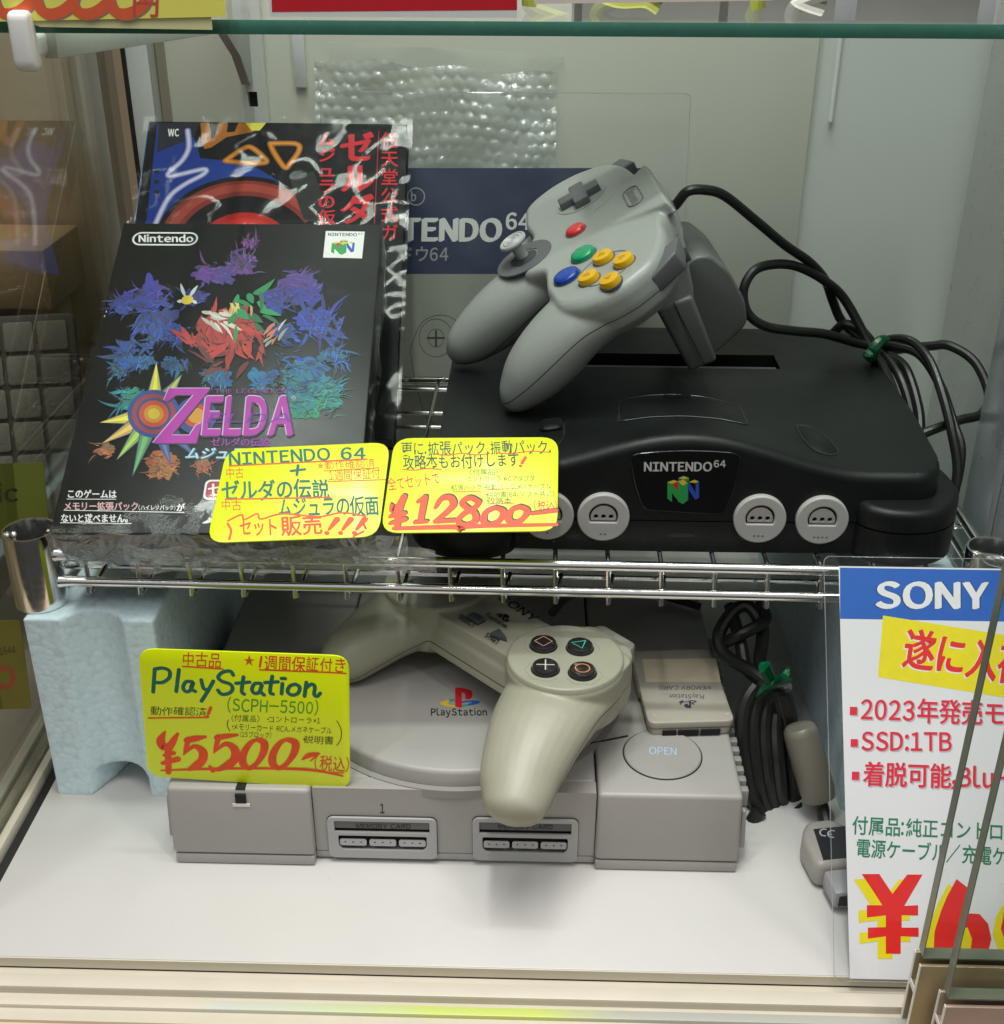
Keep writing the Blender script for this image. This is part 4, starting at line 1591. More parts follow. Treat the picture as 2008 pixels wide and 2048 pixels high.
# memory cover with its outline
def up(pts, sub=6, r=4):
    return roundpoly(pts, r, 5)
mc = [(43.2, 573), (74, 583), (103.2, 568.5), (101.6, 533.5), (72, 538.5), (41.6, 536)]
def dense(P_, n=5):
    out = []
    for i in range(len(P_)):
        a, c = Vector(P_[i]), Vector(P_[(i+1) % len(P_)])
        out += [tuple(a.lerp(c, k/n)) for k in range(n)]
    return out
mcp_ = roundpoly([(41.6, 536), (56, 538.6), (72, 539.2), (88, 537.6), (101.6, 533.5), (103.0, 566), (97, 573), (86, 580), (72, 582.5), (58, 580.5), (48, 576), (43, 570)], 3.5, 3)
c_ = (72, 558)
def grow(P_, k):
    return [(c_[0]+(x-c_[0])*(1+k/30), c_[1]+(y-c_[1])*(1+k/24)) for x, y in P_]
b = MB()
b.patch(grow(mcp_, .8), lambda x, y, t: ztop(x, y)+.12, M=NM)
obj('cover_gap', b, gap, con)
b = MB()
b.patch(mcp_, lambda x, y, t: ztop(x, y)+.8-(.45 if t > .99 else 0), M=NM, skirt=.6)
cov = obj('memory_cover', b, char, con)
highlight_c = mat('edge_highlight', (.045, .05, .052), rough=.28)  # paler charcoal that paints the highlight along lid and button edges
def rim(P_, dz, parent, r=.22):
    q = MB()
    L = P_+[P_[0]]
    q.tube([Vector((x, y, ztop(x, y)+dz))-NO for x, y in L], r, 6, cap=False)
    obj('highlight_line', q, highlight_c, parent)
rim(mcp_, .45, cov)
b = MB()
b.patch(rrect(66.5, 80, 577.2, 580.6, .8), lambda x, y, t: ztop(x, y)+1.1, M=NM, rings=2, skirt=1.2)
obj('latch', b, char, cov)
b = MB()
b.patch(rrect(65.8, 80.7, 576.6, 581.2, .8), lambda x, y, t: ztop(x, y)+.62, M=NM, rings=2)
obj('latch_gap', b, gap, cov)
TP = Plane((72, 545, 178.6), (1, 0, 0), (0, 1, 0.0))
p_ = Print(Plane((NX, 600, ztop(72, 548)+.5), (1, 0, 0), (0, 1, 0)), z=.1)
emb = mat('emboss', (.045, .047, .05), rough=.35)
p_.text('MEMORY EXPANSION', (1312, 843), (1430, 848), 8, emb)
p_.done('lettering', cov, M=Matrix.Translation((0, 0, (ztop(72, 548)+.5-ZR)*S)))
# power slider and reset button
def leaf(cx, cy, w, h, ang, n=40):
    out = []
    ca, sa = math.cos(ang), math.sin(ang)
    for i in range(n):
        a = 2*math.pi*i/n
        x, y = w*math.copysign(abs(math.cos(a))**.75, math.cos(a)), h*math.copysign(abs(math.sin(a))**.75, math.sin(a))
        out.append((cx+x*ca-y*sa, cy+x*sa+y*ca))
    return out


RS = [(126.6, 546.5), (133.5, 545.5), (139.8, 535), (142.5, 521), (137, 515.8), (129.5, 517.8), (126.4, 530)]
for nm, P_, in (('reset_button', RS), ('power_switch', [(2*NX-x, y) for x, y in RS])):
    P_ = roundpoly(P_, 5, 4)
    cc = (sum(p[0] for p in P_)/len(P_), sum(p[1] for p in P_)/len(P_))
    b = MB()
    b.patch([(cc[0]+(x-cc[0])*1.07, cc[1]+(y-cc[1])*1.05) for x, y in P_], lambda x, y, t: ztop(x, y)+.12, M=NM)
    obj('button_gap', b, gap, con)
    b = MB()
    b.patch(P_, lambda x, y, t: ztop(x, y)+(2.2*(1-t**3)+.5 if nm == 'reset_button' else 1.6-.8*t**4), M=NM, skirt=.6)
    bb = obj(nm, b, char, con)
    rim(P_, .5, bb)
    if nm == 'power_switch':
        b = MB()
        b.patch(roundpoly([(P_[0][0]-11, 533), (P_[0][0]-1, 533), (P_[0][0]-1, 545), (P_[0][0]-11, 545)], 3), lambda x, y, t: ztop(x, y)+4.2-1.2*t**3, M=NM, skirt=3)
        obj('slider_grip', b, char, bb)
b = MB()
for k, u in enumerate((1508, 1518, 1528)):
    p = at(u, 765, z=177.2)
    b.prism([(p.x-1.6, p.y), (p.x+1.4, p.y+.4), (p.x+.4, p.y+2.4)], 175, 177.3, M=NM)
# front face: emblem plate
FY = lambda x: yfront(x)-.2
FPn = Plane((NX, NYF-1.1, 0), (1, 0, 0), (0, 0, 1))
em = [FPn.px(850+x*.6082, 700+y*.6082) for x, y in [(676, 352), (700, 343), (780, 336), (860, 333), (960, 336), (1015, 341), (1036, 350), (1032, 380), (1010, 470), (985, 530), (965, 538), (860, 534), (735, 525), (716, 516), (692, 440)]]
emp = roundpoly([(p.x+NX, p.y) for p in em], 2.2, 3)
XZ = Matrix(((1, 0, 0, 0), (0, 0, -1, 0), (0, 1, 0, 0), (0, 0, 0, 1)))
b = MB()
b.plate([emp], -1.6, .0, M=Matrix.Translation(-NO) @ Matrix.Translation((0, NYF-1.1, 0)) @ XZ, bevel=.35, res=2)
plate_o = obj('emblem_plate', b, mat('gloss_black', (.004, .004, .005), rough=.08, coat=.6), con)
p_ = Print(FPn, z=.06)
def s8(x, y):
    return (850+x*.60819, 700+y*.60827)
silver = ink('emblem_silver', (.52, .53, .52))
p_.text('NINTENDO', s8(721, 398), s8(945, 398), 17.5, silver, w=.034)
p_.text('64', s8(950, 385), s8(990, 385), 13.5, silver, w=.024)
GR, BL, RD, YL = ink('n_green', (.015, .30, .06)), ink('n_blue', (.012, .07, .42)), ink('n_red', (.50, .012, .03)), ink('n_yellow', (.62, .50, .03))
def nmark(p_, f):
    """four letters N standing round a block; f maps crop pixels to photo pixels"""
    G = lambda pts, m: p_.poly([f(x, y) for x, y in pts], m)
    G([(797, 434), (812, 440), (812, 500), (797, 488)], GR)
    G([(797, 434), (812, 440), (848, 480), (848, 506), (836, 500), (806, 462)], GR)
    G([(832, 432), (848, 446), (848, 506), (832, 498)], GR)
    G([(848, 446), (864, 436), (864, 494), (848, 506)], GR)
    G([(864, 436), (868, 434), (890, 470), (890, 436), (901, 432), (901, 486), (888, 492), (866, 458)], BL)
    G([(864, 458), (866, 458), (866, 494), (864, 494)], BL)
    G([(812, 440), (832, 432), (832, 462)], RD)
    G([(833, 421), (850, 414), (868, 420), (868, 432), (850, 428), (833, 436)], GR)
    G([(833, 421), (850, 414), (850, 428), (838, 433)], BL)
    G([(797, 434), (818, 427), (833, 432), (812, 440)], YL)
    G([(832, 432), (848, 425), (864, 436), (848, 446)], YL)
    G([(868, 434), (885, 426), (901, 432), (888, 437)], YL)
    G([(833, 421), (850, 414), (868, 420), (850, 425)], YL)


nmark(p_, s8)
p_.done('lettering', plate_o, M=Matrix.Translation((0, (NYF-1.1-600)*S, (0-ZR)*S)) @ XZ)
# controller ports
for k, (cx, cz) in enumerate(((8.2, 148.4), (33.6, 148.4), (104.6, 148.7), (132.9, 148.3))):
    yy = yfront(cx)-.9
    pm = Matrix.Translation(Vector((cx, yy, cz))-NO) @ XZ
    po = bpy.data.objects.new('controller_port', None)
    COL.objects.link(po)
    po.parent = con
    po.matrix_local = Matrix.Translation((Vector((cx, yy, cz))-NO)*S) @ XZ
    D = [(7.3*math.cos(a), 7.3*math.sin(a)+.6) for a in [math.radians(-28+236*i/24) for i in range(25)]]
    D = roundpoly(D, .8, 2)
    b = MB()
    b.plate([circ(0, 0, 11.2, 56), D[::-1]], -1, 2.6, bevel=.7, res=3)
    obj('ring', b, lgrey, po)
    b = MB()
    b.plate([circ(0, 0, 11.75, 56)], .05, .3)
    obj('ring_gap', b, gap, po)
    b = MB()
    b.plate([circ(0, .6, 8, 32)], .3, .5)
    obj('backing', b, gap, po)
    T_ = [(5.7*math.cos(a), 5.7*math.sin(a)+.1) for a in [math.radians(-14+208*i/24) for i in range(25)]]
    T_ = roundpoly(T_, .9, 2)
    b = MB()
    b.plate([T_]+[circ(j*3.45, .55, 1.25, 16)[::-1] for j in (-1, 0, 1)], .6, 2.0, bevel=.15)
    obj('plug_tongue', b, mat('tongue_grey', (.40, .395, .38), rough=.45), po)
    b = MB()
    for j in range(k+1):
        b.plate([circ((j-k/2)*1.9, -8.2, .55, 12)], 2.62, 2.66)
    obj('port_dots', b, mat('dot_grey', (.16, .16, .16), rough=.5), po)
b = MB()
q = at(1362, 1073, y=NYF-2)
b.plate([circ(q.x-NX, q.z-ZR, 6.2, 32, 1.1)], -.1, .1, M=Matrix.Translation((0, NYF-.95-600, 0)) @ XZ)
obj('air_dimple', b, char_d, con)

# ================================================================== GREY THREE-PRONG CONTROLLER
NR = Matrix(((0.128, 0.875, -0.468), (-0.985, 0.057, -0.163), (-0.116, 0.482, 0.869)))
NR = NR.to_quaternion().to_matrix()
NT0 = Vector((17.7, 620.94, 245.72))
ctl = thing('three_prong_controller', 'light grey three-pronged controller with coloured buttons propped on the charcoal console', 'game controller', NT0, NR)
CP = Plane(NT0, NR.col[0], NR.col[1])
ctl_c = (.315, .325, .315)
ctl_m = mat('ctl_grey', ctl_c, rough=.34, var=.04, vscale=40, grain=.08, seam=(-14.5, .42, -8, .26), dirt=.5, dscale=260)
ctl_p = mat('ctl_plain', ctl_c, rough=.36, var=.03, vscale=40, grain=.05)
n4d = mat('ctl_slate', (.115, .115, .13), rough=.4)
b = MB()
half = [(0, 54.5), (14, 54), (25, 51), (34, 45), (50, 43), (63, 38.5), (73, 30), (79, 16), (79.5, 2), (75, -10), (68, -18), (45, -21), (28, -19), (22, -19.5), (18, -24), (14, -30)]
plan = half+[(-x, y) for x, y in half[::-1] if x]
plan = roundpoly(plan, 5, 3)
def layered(mb, poly, zs, c=(0, 12)):
    rr = []
    for z, k in zs:
        rr.append([Vector((c[0]+(x-c[0])*k, c[1]+(y-c[1])*k, z)) for x, y in poly])
    mb.loft(rr)
if sum(plan[i][0]*plan[(i+1) % len(plan)][1]-plan[(i+1) % len(plan)][0]*plan[i][1] for i in range(len(plan))) < 0:
    plan = plan[::-1]
layered(b, plan, [(-29, .80), (-26, .90), (-20, .965), (-12, .985), (-6, .985), (-3, .975), (-1, .95), (0, .915)])
prongs = [
    [((0, 8, -15), 20, 14.5), ((0, -22, -15.5), 19.6, 15.5), ((0, -42, -18.5), 18, 16.5), ((0, -58, -22), 15.5, 15.5), ((0, -72, -25.3), 12.2, 12.5), ((0, -80, -27.5), 8.6, 8.8), ((0, -85, -28.8), 3.6, 3.8)],
    [((53, 8, -15), 23, 14.5), ((57.5, -14, -17), 20.6, 15.5), ((60.5, -30, -22), 18.2, 16.5), ((62.2, -43, -27), 15.4, 15), ((63.2, -52.5, -31.5), 11.6, 11.5), ((63.8, -58.5, -34.5), 7.8, 8), ((64, -62.3, -36.3), 3.4, 3.6)]]
prongs.append([((-c[0]+(0 if c[1] > 0 else 3), c[1]*(.8 if c[1] < -20 else 1), c[2]-(0 if c[1] > 0 else 8)), rx*.92, rz*.9) for c, rx, rz in prongs[1]])
for path in prongs:
    b.loft(limb(limb_path(path), 36))
# raised middle that carries the name badge
b.add([(-12, 12, -3), (12, 12, -3), (31, 52.5, -3), (-31, 52.5, -3), (-10, 14, .1), (10, 14, .1), (28, 50.5, 3.6), (-28, 50.5, 3.6)],
      [(3, 2, 1, 0), (4, 5, 6, 7), (0, 1, 5, 4), (1, 2, 6, 5), (2, 3, 7, 6), (3, 0, 4, 7)])
obj('body', b, ctl_m, ctl, angle=60, mods=remesher(.85, 6))
# housing for the plug-in pack, at the back
b = MB()
b.add([(-26, 24, -52), (26, 24, -52), (25, 45, -56), (-25, 45, -56), (-29, 26, -6), (29, 26, -6), (28, 52.5, -2), (-28, 52.5, -2)],
      [(3, 2, 1, 0), (4, 5, 6, 7), (0, 1, 5, 4), (1, 2, 6, 5), (2, 3, 7, 6), (3, 0, 4, 7)])
obj('pack_housing', b, ctl_p, ctl, bevel=4, seg=4)
b = MB()
b.box(27.6, 28.6, 43, 49, -30, -22)
obj('housing_slot', b, mat('slot_shade', (.10, .10, .10), rough=.5), ctl, bevel=.3)
# shoulder buttons and trigger
for sx in (1, -1):
    b = MB()
    v = [(58, 29.5, -16), (72, 28.5, -16), (66, 44, -14), (54, 47, -13), (58, 29.5, -5), (73.5, 27, -6), (68.5, 42, -2.5), (54, 47.5, -2)]
    b.add([(x*sx, y, z) for x, y, z in v], [(3, 2, 1, 0), (4, 5, 6, 7), (0, 1, 5, 4), (1, 2, 6, 5), (2, 3, 7, 6), (3, 0, 4, 7)] if sx > 0 else [(0, 1, 2, 3), (7, 6, 5, 4), (4, 5, 1, 0), (5, 6, 2, 1), (6, 7, 3, 2), (7, 4, 0, 3)])
    obj('shoulder_button', b, n4d, ctl, bevel=1.4, seg=3)
b = MB()
b.box(-5, 5, -16, 2, -41, -26)
obj('trigger', b, ctl_p, ctl, bevel=2)
# buttons
def rbtn(name, uv, r, h, col, dome=.8, facet=False):
    p = CP.px(*uv, h=h*.7)
    m = mat('btn_'+name+str(col[0]), col, rough=.25, coat=.3, var=.02)
    b = MB()
    b.lathe([(r+.75, -1), (r+.75, .2), (0, .2)], 40, M=Matrix.Translation((p.x, p.y, 0)))
    obj('button_well', b, mat('well_grey', (.10, .10, .10), rough=.5), ctl)
    b = MB()
    pr = [(r, -1), (r, h-1.2), (r*.96, h-.6), (r*.86, h-.15), (r*.6, h+dome*.35), (r*.3, h+dome*.5), (0, h+dome*.55)]
    if facet:
        pr = [(r, -1), (r, h-1.0), (r*.93, h-.3), (r*.62, h), (0, h)]
    b.lathe(pr, 40, M=Matrix.Translation((p.x, p.y, 0)))
    return obj(name, b, m, ctl), p


rbtn('start_button', (1149, 457), 5.2, 2.4, (.62, .025, .03))
rbtn('green_button', (1164, 505), 6.3, 2.8, (.0, .27, .11))
rbtn('blue_button', (1131, 549), 6.6, 2.8, (.0, .045, .33))
b = MB()
c5 = CP.px(1210, 537)
ring_p = circ(c5.x, c5.y, 13.6, 48)
b.tube([(x, y, .05) for x, y in ring_p]+[(ring_p[0][0], ring_p[0][1], .05)], .3, 6, cap=False)
obj('pad_ring', b, mat('ring_shade', (.13, .13, .125), rough=.5), ctl)
for uv, a in (((1204, 511), 180), ((1245, 517), 90), ((1175, 552), 270), ((1218, 558), 0)):
    o_, p = rbtn('yellow_button', uv, 5.1, 3.4, (.72, .40, .0), facet=True)
    b = MB()
    ca, sa = math.cos(math.radians(a)), math.sin(math.radians(a))
    tri_ = [(2.0, 0), (-1.3, 1.9), (-1.3, -1.9)]
    b.prism([(p.x+x*ca-y*sa, p.y+x*sa+y*ca) for x, y in tri_], 3.42, 3.6)
    obj('arrow_mark', b, mat('arrow_gold', (.55, .29, .0), rough=.3), o_)
# direction cross
p = CP.px(1157, 387, h=3)
b = MB()
b.lathe([(14.5, -1), (14.5, .35), (13.2, .12), (0, .1)], 48, M=Matrix.Translation((p.x, p.y, 0)))
obj('pad_dish', b, ctl_p, ctl)
b = MB()
k1, k2 = 4.1, 11.6
b.prism([(p.x+x, p.y+y) for x, y in [(-k1, -k2), (k1, -k2), (k1, -k1), (k2, -k1), (k2, k1), (k1, k1), (k1, k2), (-k1, k2), (-k1, k1), (-k2, k1), (-k2, -k1), (-k1, -k1)]], -.5, 4.4)
obj('direction_pad', b, n4d, ctl, bevel=.9, seg=3)
# analogue stick
p = Vector((-2.7, -25.3))
sm_ = Matrix.Translation((p.x, p.y, 0))
b = MB()
b.plate([circ(0, 0, 15.3, 64), circ(0, 0, 8.6, 8, a0=math.pi/8)[::-1]], -.6, .55, M=sm_, bevel=.25)
obj('stick_collar', b, n4d, ctl)
b = MB()
b.lathe([(9.2, -.2), (0, -.2)], 24, M=sm_)
b.lathe([(8.8, .1), (8.2, -.15), (6, .2), (4.2, 1.4), (0, 1.5)], 24, M=sm_)
obj('stick_well', b, mat('well_dark', (.035, .035, .04), rough=.5), ctl)
b = MB()
b.lathe([(3.4, 0), (3.1, 9), (3.3, 11), (5.0, 12.5), (7.2, 13.4), (7.5, 14.4), (7.1, 15.2), (6.4, 15.4), (5.9, 15.0), (5.4, 15.0), (4.9, 15.5), (4.2, 15.5), (3.7, 15.0), (3.2, 15.0), (2.7, 15.4), (2.0, 15.4), (1.5, 15.0), (0, 15.0)], 40, M=Matrix.Translation((p.x-.5, p.y, -3.2)) @ Matrix.Rotation(math.radians(4), 4, 'X'))
obj('analogue_stick', b, mat('stick_grey', (.42, .43, .43), rough=.35), ctl)
# embossed name badge on the raised middle
bs = math.atan2(3.5, 36.5)
bo_ = Vector((-.5, 37.5, .1+3.5*(37.5-14)/36.5+.1))
BR = Matrix.Translation(bo_) @ Matrix.Rotation(bs, 4, 'X')
b = MB()
rp1 = rrect(-11, 11, -4.2, 4.2, 4.1, 8)
b.tube([(x, y, .1) for x, y in rp1]+[(rp1[0][0], rp1[0][1], .1)], .45, 6, M=BR, cap=False)
badge = obj('name_badge', b, mat('badge_shade', (.17, .175, .17), rough=.35), ctl)
BW = (ctl.matrix_world @ Matrix.Translation(bo_*S) @ Matrix.Rotation(bs, 4, 'X'))
p_ = Print(Plane(BW.translation/S, BW.to_3x3().col[0], BW.to_3x3().col[1]), z=.12)
p_.text('Nintendo', Vector((-8.6, -2.3)), Vector((8.6, -2.3)), 1, mat('badge_shade', None), w=.012, up=Vector((-8.6, 2.3)))
p_.done('lettering', badge, M=Matrix.Translation(bo_*S) @ Matrix.Rotation(bs, 4, 'X'))
# lead
iv = ctl.matrix_world.inverted()
def ctl_pts(L, first=None):
    out = []
    for u, v, y in L:
        out.append(iv @ (at(u, v, y=y)*S)/S)
    return out


cable_m = mat('lead_black', (.012, .012, .012), rough=.38, spec=.5)
lead = [(1375, 383, 614), (1412, 380, 616), (1450, 392, 620), (1510, 440, 628), (1570, 490, 636), (1620, 525, 644), (1650, 560, 650), (1665, 600, 654), (1682, 640, 655), (1712, 668, 650), (1760, 700, 640),
        (1800, 755, 622), (1822, 830, 606), (1815, 880, 598), (1800, 820, 604), (1770, 740, 625), (1740, 690, 640), (1690, 600, 650), (1650, 562, 646), (1600, 535, 640), (1555, 528, 634), (1510, 540, 628), (1487, 580, 624), (1495, 625, 622), (1530, 652, 622), (1590, 662, 626), (1650, 668, 634), (1710, 685, 640), (1745, 692, 640)]
b = MB()
b.tube([Vector((10, 44, -10)), Vector((8, 54, -9))]+ctl_pts(lead), 2.55, 10, smooth=7)
obj('cable', b, cable_m, ctl)
lead2 = [(1735, 700, 644), (1775, 680, 640), (1820, 682, 630), (1858, 720, 616), (1885, 790, 598), (1905, 870, 582), (1915, 940, 572), (1905, 1000, 566)]
b = MB()
b.tube(ctl_pts(lead2), 2.55, 10, smooth=7)
obj('cable', b, cable_m, ctl)
lead3 = [(1668, 664, 655), (1690, 648, 650), (1722, 660, 646), (1752, 690, 642), (1790, 692, 634), (1840, 710, 622), (1880, 770, 606), (1908, 850, 588), (1922, 900, 578), (1912, 970, 570), (1895, 990, 566)]
b = MB()
b.tube(ctl_pts(lead3), 2.55, 10, smooth=7)
obj('cable', b, cable_m, ctl)
lead4 = [(1750, 706, 646), (1805, 698, 646), (1862, 692, 641), (1900, 692, 636), (1950, 725, 626), (1978, 790, 612), (1962, 828, 604), (1920, 840, 598), (1870, 858, 592), (1846, 868, 590)]
b = MB()
b.tube(ctl_pts(lead4), 2.55, 10, smooth=7)
obj('cable', b, cable_m, ctl)
lead5 = [(1750, 705, 640), (1795, 720, 632), (1818, 750, 622), (1838, 820, 606), (1842, 880, 594), (1850, 960, 580)]
b = MB()
b.tube(ctl_pts(lead5), 2.55, 10, smooth=7)
obj('cable', b, cable_m, ctl)
tie = thing('twist_tie', 'shiny green twist tie binding the black controller cable', 'twist tie', at(1752, 694, y=634))
to = Vector(tie.location)/S
b = MB()
b.tube([at(1777, 676, y=633)-to, at(1762, 680, y=630)-to, at(1748, 698, y=628)-to, at(1742, 718, y=630)-to, at(1750, 728, y=634)-to], [1.6, 2.8, 3.2, 3.0, 1.2], 8, smooth=4, flat=.45)
b.tube([at(1742, 705, y=627)-to, at(1735, 712, y=626)-to, at(1740, 725, y=627)-to], [2.6, 3, .8], 6, smooth=3, flat=.4)
obj('ribbon', b, green, tie, angle=15)
# plug-in rumble pack
pack = thing('rumble_pack', 'grey rumble pack plugged under the three-pronged controller, standing on the dark console', 'controller pack', NT0, NR)
pk = mat('pack_grey', (.125, .128, .128), rough=.42, var=.03, grain=.08)
b = MB()
b.add([(-27, 24, -88), (27, 23.5, -88), (27, 39, -90), (-27, 39, -90), (-28.5, 22.5, -45), (28.5, 22.5, -45), (28.5, 42, -48), (-28.5, 42, -48)],
      [(3, 2, 1, 0), (4, 5, 6, 7), (0, 1, 5, 4), (1, 2, 6, 5), (2, 3, 7, 6), (3, 0, 4, 7)])
obj('case', b, pk, pack, bevel=2.4, seg=3)
b = MB()
b.prism(roundpoly([(38, -86), (44, -85), (61, -79), (64.5, -66), (63.5, -47), (58, -34), (51.5, -31), (40, -33)], 4, 4), -24, 25.4, M=Matrix(((0, 0, 1, 0), (1, 0, 0, 0), (0, 1, 0, 0), (0, 0, 0, 1))))
obj('battery_bulge', b, pk, pack, bevel=2.2, seg=3)
b = MB()
b.box(28.4, 28.75, 31.7, 32.1, -88, -46)
obj('seam', b, gap, pack)

# ================================================================== BOXED GAME leaning back on the rack
BXo = Vector((-209.2, 467.4, 153.35))
BP_ = Plane(BXo, (1, .021, 0), (-.018, .863, .505))
BW_, BH_, BT_ = 134.0, 188.0, 25.5
game = thing('game_box', 'black boxed game with colourful splash artwork and a purple title', 'game box')
game.matrix_world = Matrix.Translation(BP_.o*S) @ BP_.R.to_4x4()
b = MB()
b.box(0, BW_, 0, BH_, -BT_, 0)
bx_m = mat('box_black', (.006, .006, .0065), rough=.35, var=.1, vscale=30, spec=.3)
obj('carton', b, bx_m, game, bevel=.6)
art = Print(BP_, z=.05, step=.0002)
def s9(x, y):
    return (x*.44643, 400+y*.44643)
G = lambda pts, m: art.poly([s9(x, y) for x, y in pts], m)
white = ink('box_white', (.75, .75, .74))
# publisher badge
pb = [BP_.px(*s9(592, 174)), BP_.px(*s9(888, 174))]
rr_ = BP_.px(*s9(740, 143)).y-BP_.px(*s9(740, 204)).y
cx0, cy0 = (pb[0]+pb[1])/2
w2 = (pb[1].x-pb[0].x)/2
lp = rrect(cx0-w2+.6, cx0+w2-.6, cy0-rr_/2+.6, cy0+rr_/2-.6, rr_/2-.7, 10)
art.stroke([Vector(p) for p in lp+[lp[0]]], 1.0, white, smooth=0)
art.text('Nintendo', s9(622, 188), s9(868, 188), 13.4, white, w=.036)
# white label with the block-letter mark
G([(1460, 139), (1634, 142), (1622, 262), (1447, 258)], white)
dn = ink('label_navy', (.02, .03, .10))
art.text('NINTENDO', s9(1470, 161), s9(1600, 162), 5.8, dn, w=.034)
art.text('64', s9(1604, 156), s9(1626, 157), 4.0, ink('label_red', (.45, .03, .02)), w=.01)
nmark(art, lambda x, y: s9(1488+(x-797)*.99-(y-420)*.08, 178+(y-414)*.74))
# plain splash artwork in the colours of the box: sheaves of curved flakes, purple at the top through blue and teal to orange
def hue(y):
    st = [(130, (.20, .02, .20)), (330, (.085, .03, .22)), (450, (.02, .03, .30)), (600, (.015, .06, .33)), (760, (.01, .12, .33)), (900, (.01, .24, .22)), (1020, (.02, .16, .08)), (1120, (.36, .12, .04)), (1300, (.36, .10, .035))]
    for (a, c), (d, e) in zip(st, st[1:]):
        if y <= d:
            k = (y-a)/(d-a)
            return tuple(p*(1-k)+q*k for p, q in zip(c, e))
    return st[-1][1]
rng = random.Random(21)
ART = {}
def artink(c):
    k = tuple(round(q, 2) for q in c)
    if k not in ART:
        ART[k] = ink('art_%d_%d_%d' % tuple(int(q*100) for q in k), tuple(max(.003, q) for q in k))
    return ART[k]
def flake(x, y, L, w, ang, bend, col):
    ax, ay = math.cos(ang), math.sin(ang)
    left, right = [], []
    for i in range(9):
        t = i/8
        px, py = x+ax*L*t-ay*bend*t*t*L, y+ay*L*t+ax*bend*t*t*L
        ww = w*math.sin(math.pi*min(1, t*.93+.07))**.8*(1-t*.35)
        left.append((px-ay*ww, py+ax*ww))
        right.append((px+ay*ww, py-ax*ww))
    G(left+right[::-1], artink(col))
def blot(cx, cy, rx, ry, col, k=.35, n=46):
    ph = [rng.uniform(0, 6.28) for _ in range(7)]
    pts = []
    for i in range(n):
        a = 2*math.pi*i/n
        r = 1+sum(k/(q+1)**.7*math.sin((q*2+1)*a+ph[q]) for q in range(7))*.55
        pts.append((cx+rx*r*math.cos(a), cy+ry*r*math.sin(a)))
    G(pts, artink(col))
def sheaf(cx, cy, n, spread, L, w, a0, a1, dim=1.0):
    """a printed cluster: a ragged patch of colour cut up by fine dark and light strokes"""
    for q in range(3):
        x, y = cx+rng.uniform(-.5, .5)*spread, cy+rng.uniform(-.4, .4)*spread
        blot(x, y, spread*rng.uniform(.5, .95), spread*rng.uniform(.35, .7), tuple(c*rng.choice([.55, .8, 1.0]) for c in hue(y)), .5)
    for i in range(n):
        x, y = cx+rng.uniform(-1, 1)*spread, cy+rng.uniform(-1, 1)*spread*.75
        a = rng.uniform(a0, a1)
        flake(x, y, L*rng.uniform(.3, .9), w*rng.uniform(.25, .75), a, rng.uniform(-.7, .7), tuple(q*rng.choice([.4, .7, 1.0])*dim for q in hue(y)))
    for i in range(n*4):
        x, y = cx+rng.uniform(-1.1, 1.1)*spread, cy+rng.uniform(-1, 1)*spread*.8
        a = rng.uniform(a0, a1)
        dark = rng.random() < .72
        flake(x, y, L*rng.uniform(.12, .5), rng.uniform(1.1, 3.2), a, rng.uniform(-1, 1), (.007, .007, .009) if dark else tuple(min(.6, q*1.7+.01) for q in hue(y)))
sheaf(1070, 290, 16, 60, 110, 15, -2.6, -.4)
sheaf(1120, 200, 8, 26, 80, 9, -2.2, -.9)
sheaf(960, 330, 10, 60, 80, 12, 1.8, 4.0)
sheaf(1330, 380, 14, 90, 90, 12, -1.2, .8)
sheaf(700, 450, 16, 80, 170, 26, 2.4, 3.6)
sheaf(690, 560, 14, 70, 110, 16, 1.0, 2.6)
sheaf(1440, 560, 18, 80, 150, 22, -1.9, 1.6)
sheaf(610, 700, 18, 80, 110, 22, 1.8, 4.2)
sheaf(790, 740, 10, 50, 90, 16, 0, 3)
sheaf(1340, 760, 18, 100, 120, 20, -.8, 1.2)
sheaf(600, 880, 10, 60, 130, 14, 2.4, 3.4)
sheaf(1400, 910, 16, 90, 120, 10, -.9, .6)
sheaf(470, 1120, 6, 40, 80, 8, 2.6, 3.5)
sheaf(740, 1190, 10, 70, 80, 12, 2.2, 3.9)
sheaf(900, 1190, 8, 50, 70, 12, -.4, 1.0)
for q in ((880, 430, 9, 50, 80, 12, 1.5, 4), (1230, 450, 10, 60, 90, 12, -1, 1), (560, 470, 8, 50, 110, 14, 2.4, 3.6), (1490, 700, 12, 60, 120, 14, -1.6, 1.4), (1260, 600, 10, 60, 90, 12, -1, 1.2), (800, 600, 10, 55, 80, 12, 1, 3), (540, 770, 8, 40, 80, 12, 2, 4), (1300, 880, 10, 70, 110, 10, -.8, .8), (1180, 810, 10, 60, 90, 10, -.6, 1), (960, 800, 9, 60, 80, 10, .5, 2.4), (1460, 850, 10, 60, 120, 8, -.9, .4)):
    sheaf(*q, dim=.75)
